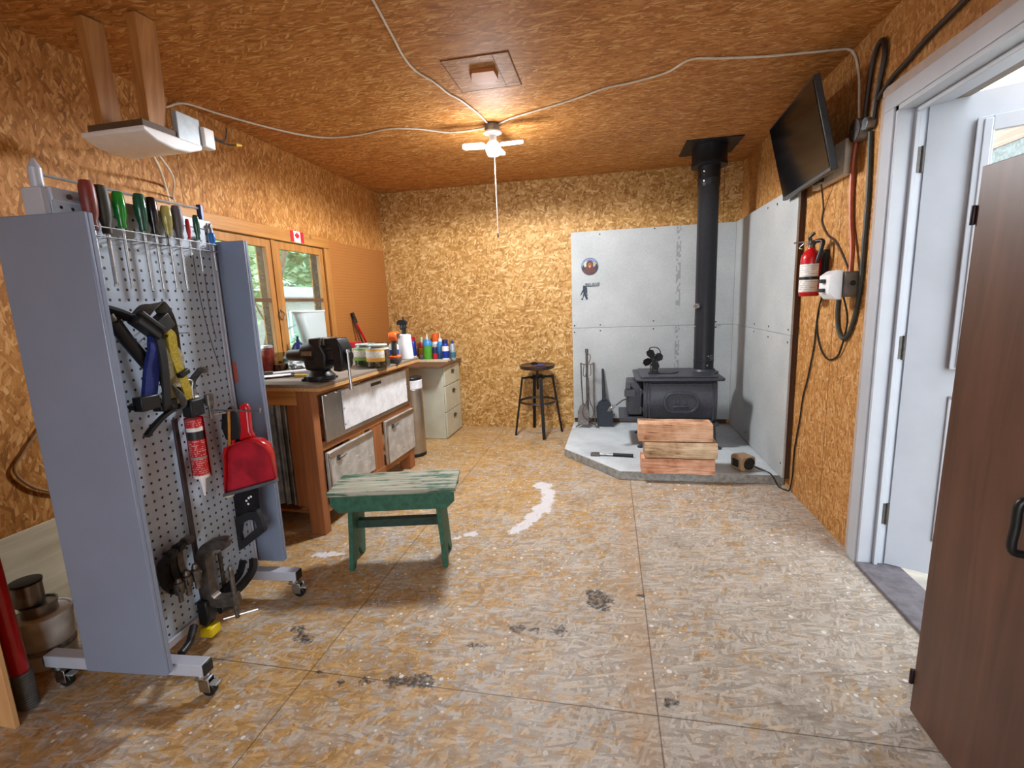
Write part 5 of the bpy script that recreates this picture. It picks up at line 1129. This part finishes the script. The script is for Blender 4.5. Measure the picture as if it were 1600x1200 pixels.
driver('small screwdriver with dark green handle at right of rack', .522, MC['dark green handle'], 1.682, .095, .0115, .12, .0028)
driver('small bright blue capped probe at far right of rack', .598, mat('bright blue', '#1d6fc4', .35, 0, .05), 1.625, .05, .012, .1, .0022)
for lab, pts in (('long thin steel wire hanging from red screwdriver', [(HX, .482, 1.53), (HX-.01, .50, 1.36), (HX-.012, .525, 1.2), (HX-.012, .555, 1.08)]), ('short thin steel wire hanging from small green screwdriver', [(HX, .528, 1.46), (HX-.008, .54, 1.3), (HX-.01, .555, 1.2)])):
    bm = tube(BM(), [rk(*p) for p in pts], .0018, 6); o = obj('steel_wire', bm, DIRTY); tag(o, lab, 'wire')
# tie down straps
def strap(nm, lab, pts, m, w, th=.003, wd=(0, 1, 0), cat='strap', buckle=None):
    t = rthing(nm, lab, cat, *pts[-1], 'tie down straps bunched on the tool rack')
    robj('webbing', tube(BM(), pts, 0, 4, 6, rect=(wd, w, th)), m, t)
    if buckle:
        bm = BM()
        for (x, y, z, a, b, c, r) in buckle: box(bm, -a, a, -b, b, -c, c, M4.Translation((x, y, z)) @ M4.Rotation(R(r), 4, 'X'))
        robj('buckle', bm, PLAST, t, bev=.004)
def webm(n, c): return mat(n, c, .85, 0, .22, 160, .2)
BW_, GW, YW, KW, UW = webm('black webbing', '#17171a'), webm('grey webbing', '#4e4c4a'), webm('yellow webbing', '#a8952c'), webm('khaki webbing', '#7d7a58'), webm('blue webbing', '#17266c')
X0 = PGX+.03
strap('ratchet_strap', 'grey webbing strap folded over hook at the top of the bunch', [(X0+.03, .17, 1.29), (X0+.035, .215, 1.33), (X0+.035, .262, 1.335), (X0+.04, .285, 1.27), (X0+.035, .292, 1.16), (X0+.03, .305, 1.06), (X0+.03, .30, 1.0)], GW, .045, .004, (.5, .6, .1))
strap('ratchet_strap', 'blue webbing strap hanging at the left of the bunch', [(X0+.055, .205, 1.235), (X0+.065, .185, 1.19), (X0+.06, .165, 1.13), (X0+.06, .15, 1.08), (X0+.055, .14, 1.03)], UW, .05, .014, buckle=[(X0+.055, .13, 1.02, .018, .036, .024, 0)])
strap('ratchet_strap', 'yellow webbing strap hanging at the right of the bunch', [(X0+.06, .225, 1.245), (X0+.07, .25, 1.235), (X0+.06, .262, 1.17), (X0+.055, .285, 1.1), (X0+.05, .305, 1.03), (X0+.045, .31, .995)], YW, .036, .008, buckle=[(X0+.062, .288, 1.095, .012, .022, .01, 20)])
strap('ratchet_strap', 'khaki webbing strap hanging in the middle of the bunch', [(X0+.05, .22, 1.27), (X0+.06, .23, 1.2), (X0+.055, .235, 1.12), (X0+.05, .24, 1.05), (X0+.05, .245, .99)], KW, .036, .008)
strap('ratchet_strap', 'black webbing strap with white edge stitching in the bunch', [(X0+.065, .205, 1.24), (X0+.075, .2, 1.17), (X0+.075, .195, 1.08), (X0+.07, .19, 1.0), (X0+.06, .21, .985)], BW_, .028, .008, buckle=[(X0+.04, .215, .995, .018, .035, .018, 0)])
strap('ratchet_strap', 'grey webbing loop crumpled at the foot of the bunch', [(X0+.04, .235, 1.06), (X0+.06, .255, 1.02), (X0+.05, .275, .985), (X0+.04, .255, .965), (X0+.035, .225, .975), (X0+.045, .215, 1.0)], GW, .03, .005, (.8, .2, .3))
strap('ratchet_strap', 'pale khaki webbing loop twisted beside the yellow strap', [(X0+.05, .265, 1.2), (X0+.06, .285, 1.15), (X0+.05, .275, 1.09), (X0+.05, .262, 1.05)], webm('pale webbing', '#a5a184'), .03, .005, (.2, .9, .3))
strap('ratchet_strap', 'black webbing loop hanging behind the blue strap', [(X0+.03, .2, 1.2), (X0+.035, .225, 1.1), (X0+.03, .24, 1.02), (X0+.03, .215, .99), (X0+.03, .19, 1.02)], BW_, .03, .005)
strap('ratchet_strap', 'black webbing strap with big buckle at upper left of bunch', [(X0+.02, .07, 1.33), (X0+.03, .12, 1.31), (X0+.05, .16, 1.28), (X0+.06, .20, 1.245)], BW_, .03, .012, (1, .3, .4), buckle=[(X0+.06, .168, 1.265, .02, .05, .016, -38), (X0+.075, .175, 1.285, .012, .05, .008, -38), (X0+.065, .225, 1.275, .02, .03, .026, 30)])
t = rthing('hand_pump', 'black tube tool hanging diagonally under the straps', 'pump', X0, .11, 1.2)
bm = BM(); tube(bm, [(X0+.03, .085, 1.29), (X0+.03, .12, 1.23), (X0+.03, .19, 1.13)], .021, 14, 1); robj('barrel', bm, PLAST, t, bev=.003)
bm = BM(); tube(bm, [(X0+.03, .085, 1.29), (X0+.03, .075, 1.31)], .013, 12, 1); robj('tip', bm, DIRTY, t)
# caulking gun
t = rthing('caulking_gun', 'caulking gun holding a red sealant tube on the rack', 'caulking gun', X0, .33, .6)
gx = X0+.035
bm = BM(); box(bm, gx-.022, gx+.022, .308, .372, .925, .99); robj('frame_block', bm, mat('gun black', '#24262a', .45, .4, .15), t, bev=.006)
bm = BM(); tube(bm, [(gx, .32, .97), (gx+.005, .26, .975), (gx+.01, .2, .96), (gx+.012, .15, .935), (gx+.012, .115, .91)], 0, 4, 6, rect=((1, 0, 0), .018, .012)); robj('trigger', bm, BLACK, t)
bm = BM(); tube(bm, [(gx, .32, .985), (gx, .25, 1.0), (gx, .18, 1.012), (gx, .12, 1.018), (gx, .09, 1.01)], 0, 4, 6, rect=((1, 0, 0), .022, .016)); robj('grip', bm, BLACK, t)
robj('cradle', lathe(BM(), [(.031, 0), (.033, 0), (.033, .235), (.031, .235)], (gx, .332, .685), 16, None, R(20), R(200)), RED, t)
TUBE = G('red sealant tube print'); g = TUBE; s = g.n('SeparateXYZ', {0: g.obj()}); z = s.outputs[2]
rows = g.math('MULTIPLY', g.math('LESS_THAN', g.math('FRACT', g.math('MULTIPLY', z, 130.)), .4), g.step(g.noise(g.obj(), 150., 1.), .48, .55))
c = g.mix(g.math('MULTIPLY', rows, .75), lin('#bd1620'), lin('#e8c8c4'))
for a0, a1, cc in ((.27, .284, '#e6e6e6'), (.238, .27, '#202126'), (.165, .172, '#8a8a8e'), (.085, .099, '#eceae8')):
    c = g.mix(g.math('MULTIPLY', g.math('GREATER_THAN', z, a0), g.math('LESS_THAN', z, a1)), c, lin(cc))
g.set(Base_Color=c, Roughness=.4)
robj('sealant_tube', lathe(BM(), [(0, .0), (.027, .0), (.028, .004), (.028, .228), (0, .228)], (gx, .332, .687), 24), g.m, t)
robj('nozzle', lathe(BM(), [(0, 0), (.0035, 0), (.011, .06), (.014, .073), (0, .073)], (gx, .332, .612), 14), WHITEPL, t)
bm = BM(); tube(bm, [(gx, .345, .985), (gx, .345, 1.03), (gx, .352, 1.055), (gx, .32, 1.065), (gx, .29, 1.055)], .0045, 8); robj('push_rod', bm, STEEL, t)
# long bar clamp behind
t = rthing('bar_clamp', 'long steel bar clamp with black and yellow jaw low on rack', 'clamp', X0, .29, .06)
bx = PGX+.022
bm = BM(); box(bm, bx-.004, bx+.004, .283, .303, .1, .925); robj('bar', bm, mat('dark bar', '#5a5254', .4, .8, .1), t, bev=.001)
bm = BM(); prism(bm, [(bx-.012, .1), (bx+.02, .09), (bx+.035, .13), (bx+.03, .2), (bx-.012, .2)], -.318, -.268, XZ(0)); robj('jaw', bm, PLAST, t, bev=.006)
robj('yellow_pad', box(BM(), bx-.012, bx+.04, .262, .318, .048, .088), mat('bright yellow', '#e8cf1c', .4, 0, .03), t, bev=.006)
bm = BM(); tube(bm, [(bx+.01, .22, .13), (bx+.05, .15, .12), (bx+.06, .1, .115)], .014, 10); robj('handle', bm, PLAST, t)
bm = BM(); cyl(bm, (bx+.03, .33, .13), (bx+.05, .38, .12), .022, n=14); robj('knob', bm, PLAST, t, bev=.003)
t = rthing('bar_clamp', 'short black trigger clamp at the bottom right of the rack', 'clamp', X0, .46, .13)
bm = BM(); box(bm, bx-.004, bx+.004, .40, .415, .135, .33); robj('bar', bm, DIRTY, t)
bm = BM(); tube(bm, [(bx+.01, .37, .145), (bx+.05, .43, .16), (bx+.07, .49, .2), (bx+.06, .52, .24)], 0, 4, 6, rect=((1, 0, 0), .02, .03)); robj('handle', bm, PLAST, t)
bm = BM(); tube(bm, [(bx+.01, .38, .17), (bx+.03, .46, .2), (bx+.035, .49, .25)], 0, 4, 6, rect=((1, 0, 0), .018, .022)); robj('trigger', bm, BLACK, t)
# C clamps hanging out from the board (plane x-z at y)
def cclamp(lab, y, x0, x1, z0, z1, w, m, zs, tz, reach=.06):
    t = rthing('c_clamp', lab, 'clamp', (x0+x1)/2, y, zs, 'C clamps hanging low on the tool rack')
    c = .035
    P = [(x1, y, z1+.012), (x1-.02, y, z1+.018), (x0+c, y, z1+.005), (x0+.006, y, z1-c*.7), (x0, y, z1-c*1.6), (x0, y, z0+c*1.4), (x0+.008, y, z0+c*.5), (x0+c, y, z0), (x1-.02, y, z0+.008), (x1+.006, y, z0+.012)]
    robj('frame', tube(BM(), P, 0, 4, 4, rect=((0, 1, 0), w, w*.95)), m, t, bev=.004)
    bm = BM(); tube(bm, [(x1-.006, y, zs), (x1-.006, y, z1-.09)], .0085, 10, 1); cyl(bm, (x1-.006, y, z0-.012), (x1-.006, y, z0+.03), .016, n=12); cyl(bm, (x1-.006, y, z1-.093), (x1-.006, y, z1-.08), .012, .007, n=12); robj('screw', bm, DIRTY if w > .025 else m, t)
    bm = BM(); tube(bm, [(x1-.05, y-.02, tz), (x1+reach, y+.035, tz+.01)], .0038, 8, 1); robj('tommy_bar', bm, STEEL, t)
cclamp('large grey iron C clamp at the front of the rack bottom', .305, PGX+.045, PGX+.155, .185, .415, .04, DIRTY, .115, .12)
OIL = mat('dark oily iron', '#35322f', .4, .6, .2, 40, .1)
cclamp('dark C clamp hanging leftmost at the bottom of the rack', .15, PGX+.016, PGX+.075, .33, .455, .026, OIL, .285, .322, -.012)
cclamp('dark C clamp hanging second from left on the rack', .183, PGX+.016, PGX+.08, .335, .465, .026, OIL, .29, .327, -.012)
cclamp('dark grey C clamp hanging directly behind the large one', .218, PGX+.016, PGX+.085, .34, .472, .026, DIRTY, .295, .332, -.012)
cclamp('small grey C clamp hanging above the caulking gun', .40, PGX+.02, PGX+.09, .965, 1.075, .018, DIRTY, .90, .905, .03)
# dustpan, brush and saw hanging in front of the far wing (x-z plane)
HM_[0] = M4.Translation((0.0939, -0.0881, 0.0910)) @ M4.Scale(0.93, 4)
t = rthing('dustpan', 'red plastic dustpan hanging in front of the far rack wing', 'dustpan', -.06, .58, .5)
PAN = mat('scuffed crimson plastic', '#a81c2c', .4, 0, .25, 9)
pan = [(-.19, .515), (.062, .583), (.062, .70), (.05, .742), (.02, .765), (-.02, .772), (-.085, .752), (-.135, .735), (-.158, .70)]
robj('pan', prism(BM(), pan, -.60, -.594, XZ(0)), PAN, t, bev=.002)
bm = BM(); ins = pan[1:]+pan[:1]
P = [(.062, .583), (.062, .70), (.05, .742), (.02, .765), (-.02, .772), (-.085, .752), (-.135, .735), (-.158, .70), (-.19, .515)]
dep = [.012, .03, .045, .05, .05, .05, .045, .03, .012]
for i in range(len(P)-1):
    (xa, za), (xb, zb_) = P[i], P[i+1]; v = [bm.verts.new(q) for q in ((xa, .5935, za), (xb, .5935, zb_), (xb, .5935-dep[i+1], zb_), (xa, .5935-dep[i], za))]; bm.faces.new(v)
bmesh.ops.remove_doubles(bm, verts=bm.verts, dist=1e-5); o = robj('side_wall', bm, RED, t); md = o.modifiers.new('thick', 'SOLIDIFY'); md.thickness = .004
bm = BM(); prism(bm, [(-.085, .755), (-.07, .80), (-.066, .88), (-.058, .915), (-.03, .92), (-.02, .90), (-.024, .80), (-.012, .772)], -.60, -.575, XZ(0)); robj('handle', bm, RED, t, bev=.008)
bm = BM(); prism(bm, [(-.192, .50), (.064, .568), (.062, .583), (-.19, .515)], -.603, -.57, XZ(0)); robj('rubber_lip', bm, mat('grey rubber lip', '#54545a', .6, 0, .08), t, bev=.002)
HM_[0] = M4.Translation((0.0738, -0.0692, 0.0715)) @ M4.Scale(0.945, 4)
t = rthing('hand_brush', 'red hand brush with black bristles hung behind the dustpan', 'brush', -.14, .615, .5)
bm = BM(); prism(bm, [(-.22, .50), (-.185, .51), (-.15, .70), (-.135, .75), (-.165, .75)], -.63, -.612, XZ(0)); robj('block', bm, RED, t, bev=.004)
bm = BM(); prism(bm, [(-.215, .478), (-.18, .486), (-.185, .51), (-.22, .50)], -.628, -.613, XZ(0)); robj('bristle_tips', bm, mat('cream bristles', '#d8cdae', .8, 0, .2, 120), t)
bm = BM(); prism(bm, [(-.168, .75), (-.12, .75), (-.098, .80), (-.1, .87), (-.125, .905), (-.17, .87), (-.182, .81)], -.632, -.605, XZ(0)); robj('bristles', bm, mat('black bristles', '#18171a', .8, 0, .3, 140, .4), t, bev=.006)
bm = BM(); tube(bm, [(-.128, .60, .89), (-.138, .60, .80), (-.155, .603, .70)], .006, 8); o = robj('cord_tie', bm, mat('amber cord', '#b07a24', .4, 0, .1), t)
bm = BM(); tube(bm, [rk(PGX-.002, .43, .915), rk(PGX+.02, .43, .925), rk(.02, .44, .922), rk(.13, .44, .915), rk(.135, .44, .928)], .004, 8, 1); o = obj('peg_hook', bm, STEEL); tag(o, 'long steel hook on rack carrying the dustpan and brush', 'hook')
HM_[0] = M4.Translation((0.0604, -0.0566, 0.0585)) @ M4.Scale(0.955, 4)
t = rthing('hand_saw', 'black handsaw hanging handle down below the red dustpan', 'saw', -.14, .64, .21)
bm = BM(); prism(bm, [(-.212, .36), (-.075, .42), (-.07, .52), (-.1, .80), (-.16, .80), (-.204, .5)], -.643, -.641, XZ(0)); robj('blade', bm, mat('dark saw blade', '#2c2a2e', .35, .6, .12), t)
ho = [(-.222, .30), (-.20, .37), (-.14, .40), (-.085, .41), (-.072, .38), (-.058, .31), (-.075, .298), (-.12, .265), (-.175, .225), (-.205, .208), (-.222, .225)]
hi = [(-.185, .292), (-.17, .345), (-.125, .368), (-.1, .362), (-.093, .33), (-.13, .302), (-.18, .262)]
hi2 = []
def resample(P, n):
    L = [0]; m = len(P)
    for i in range(m): L.append(L[-1]+(V3(P[(i+1) % m])-V3(P[i])).length)
    o = []
    for k in range(n):
        d = L[-1]*k/n; i = max(j for j in range(m) if L[j] <= d); f = (d-L[i])/(L[i+1]-L[i]); a, b = V3(P[i]), V3(P[(i+1) % m]); o.append(tuple(a.lerp(b, f)))
    return o
ho = [(x, z, 0) for x, z in ho]; hi = [(x, z, 0) for x, z in hi]
A, B = resample(ho, 40), resample(hi, 40); bm = BM(); quads = []
fa = [bm.verts.new((x, .630, z)) for x, z, _ in A]; fb = [bm.verts.new((x, .630, z)) for x, z, _ in B]; ba = [bm.verts.new((x, .6525, z)) for x, z, _ in A]; bb_ = [bm.verts.new((x, .6525, z)) for x, z, _ in B]
for i in range(40):
    j = (i+1) % 40
    for q in ((fa[i], fa[j], fb[j], fb[i]), (ba[j], ba[i], bb_[i], bb_[j]), (fa[j], fa[i], ba[i], ba[j]), (fb[i], fb[j], bb_[j], bb_[i])): bm.faces.new(q)
robj('handle', bm, mat('saw handle', '#26262b', .5, 0, .12), t, bev=.003)
bm = BM()
for (x, z) in ((-.135, .455), (-.122, .468), (-.128, .44), (-.11, .475)): cyl(bm, (x, .6405, z), (x, .639, z), .0055, n=8)
bm.transform(M4.Translation((RO[0], RO[1], 0)) @ M4.Rotation(R(4.53), 4, 'Z') @ HM_[0]); HM_[0] = None; islands('rivet', bm, WHITEPL, t, world=True)

# ================================================================ left corner floor clutter
PLY = wood('pale plywood', '#a4987c', '#d8cfb6', 'y', 14, .7); ZINC = mat('tin can metal', '#94908a', .32, .9, .2, 15)
o = obj('plywood_offcut', box(BM(), 0, .012, 1.18, 1.505, .0, .475, M4.Translation((-2.275, 0, .001)) @ M4.Rotation(R(-3.5), 4, 'Y')), PLY, bev=.002); tag(o, 'pale streaked plywood offcut leaning on left wall behind pails', 'board')
o = obj('plywood_offcut', box(BM(), 0, .012, 1.01, 1.178, 0, .62, M4.Translation((-2.302, 0, .001)) @ M4.Rotation(R(-.8), 4, 'Y')), PLY, bev=.002); tag(o, 'taller plywood offcut standing at the photo\'s far left edge', 'board')
def pail(lab, x, y, r, h, m, lid=False):
    t = thing('pail', lab, 'pail', (x, y, 0), 0)
    if lid: obj('body', lathe(BM(), [(0, .001), (r*.9, .001), (r*.92, .006), (r, h-.01), (0, h-.01)], (0, 0, 0), 30), m, t)
    else: obj('body', lathe(BM(), [(0, .001), (r*.9, .001), (r*.92, .006), (r, h), (r-.004, h), (r*.9, .01), (0, .01)], (0, 0, 0), 30), m, t)
    obj('rim', lathe(BM(), [(r, h-.02), (r+.005, h-.018), (r+.005, h+.002), (r-.004, h+.003), (r-.004, h)], (0, 0, 0), 30), m, t); return t
DW = mat('dirty white plastic', '#d2d0cb', .5, 0, .2, 9)
p = pail('dirty white open pail on the floor behind tool rack', -2.13, 1.265, .085, .20, DW)
obj('spatter_band', lathe(BM(), [(.0795, .06), (.0812, .061), (.0822, .085), (.0805, .086)], (0, 0, 0), 30), mat('grey spatter', '#8b8780', .6, 0, .35, 30), p)
p = pail('white lidded pail at the photo\'s left edge behind red handle', -2.195, 1.095, .085, .215, WH, True)
obj('lid', lathe(BM(), [(0, .2205), (.09, .2205), (.092, .225), (.092, .24), (.085, .245), (0, .245)], (0, 0, 0), 30), WH, p)
t = thing('paint_can', 'tin can with orange yellow label standing inside the open pail', 'can', (-2.14, 1.265, .0105))
obj('body', lathe(BM(), [(0, 0), (.053, 0), (.053, .225), (0, .225)], (0, 0, 0), 28), ZINC, t); obj('label', lathe(BM(), [(.0533, .02), (.0537, .021), (.0537, .19), (.0533, .191)], (0, 0, 0), 28), mat('orange can label', '#a8803c', .5, 0, .5, 16), t); obj('rim', lathe(BM(), [(.053, .2255), (.056, .2255), (.056, .232), (.05, .232), (.05, .2256)], (0, 0, 0), 28), ZINC, t)
t = thing('paint_can', 'small bare tin can stacked on top of the orange labelled can', 'can', (-2.165, 1.255, .2435))
obj('body', lathe(BM(), [(0, 0), (.045, 0), (.045, .085), (.042, .085), (.042, .01), (0, .01)], (0, 0, 0), 28), ZINC, t); obj('rim', lathe(BM(), [(.0455, .08), (.048, .081), (.048, .09), (.043, .091)], (0, 0, 0), 28), mat('dark can rim', '#2e2a28', .4, .6, .1), t)
t = thing('red_pole', 'thick red tool handle with grey ribbed grip on floor at left', 'tool handle', (-1.955, 1.068, 0), 0)
obj('pole', tube(BM(), [(-1.957, 1.068, .12), (-1.972, 1.068, .45), (-1.985, 1.068, .8)], .025, 18, 1), RED, t, world=True)
bm = lathe(BM(), [(0, .001), (.024, .001)]+[q for i in range(14) for q in ((.0285, .006+i*.009), (.026, .0105+i*.009))]+[(.026, .133), (0, .133)], (-1.953, 1.068, 0), 22); obj('grip', bm, mat('grey ribbed rubber', '#5d5f60', .6, 0, .1), t, world=True)
o = obj('plywood_sheet', box(BM(), -2.28, -1.885, .985, 1.0, .001, .95), wood('tan plywood face', '#b07e4c', '#d2a470', 'z', 10, .6), bev=.002); tag(o, 'tan plywood panel edge at the photo\'s bottom left corner', 'board')

# ================================================================ daylight and camera
w = bpy.data.worlds.new('sky'); S.world = w; w.use_nodes = True; nt = w.node_tree
bg = nt.nodes['Background']; bg.inputs[0].default_value = (.87, .94, 1., 1); bg.inputs[1].default_value = 2.9
def portal(loc, rot, sx_, sy_):
    l = bpy.data.lights.new('sky_portal', 'AREA'); l.shape = 'RECTANGLE'; l.size = sx_; l.size_y = sy_; l.cycles.is_portal = True
    o = bpy.data.objects.new('sky_portal', l); C.objects.link(o); o.location = loc; o.rotation_euler = rot
portal((XL-.15, 3.08, 1.36), (0, R(-90), 0), .9, 1.3)
portal((XR+.17, 1.94, 1.02), (0, R(90), 0), 2.05, .95)
portal((0, YF-.12, 1.1), (R(90), 0, 0), 1.9, 2.2)
cam = bpy.data.cameras.new('camera'); co = bpy.data.objects.new('camera', cam); C.objects.link(co)
cam.sensor_width = 36; cam.lens = 746.35*36/1600; cam.clip_start = .02; cam.clip_end = 200
yaw, pit, rol = .203056, .168988, .038455
Rm = M4.Rotation(yaw, 3, 'Z') @ M4.Rotation(-pit, 3, 'X') @ M4.Rotation(rol, 3, 'Y')
r_, f_, u_ = Rm.col[0], Rm.col[1], Rm.col[2]
mw = M4((r_, u_, -f_)).transposed().to_4x4(); mw.translation = (0, 0, 1.3); co.matrix_world = mw
S.camera = co
S.cycles.max_bounces = 7; S.cycles.diffuse_bounces = 4; S.cycles.glossy_bounces = 3; S.cycles.transmission_bounces = 4; S.cycles.transparent_max_bounces = 10; S.cycles.caustics_reflective = False; S.cycles.caustics_refractive = False
S.view_settings.view_transform = 'Standard'; S.view_settings.look = 'None'; S.view_settings.gamma = 1; S.view_settings.exposure = 1.25
for o in bpy.data.objects:
    if '_org' in o: del o['_org']
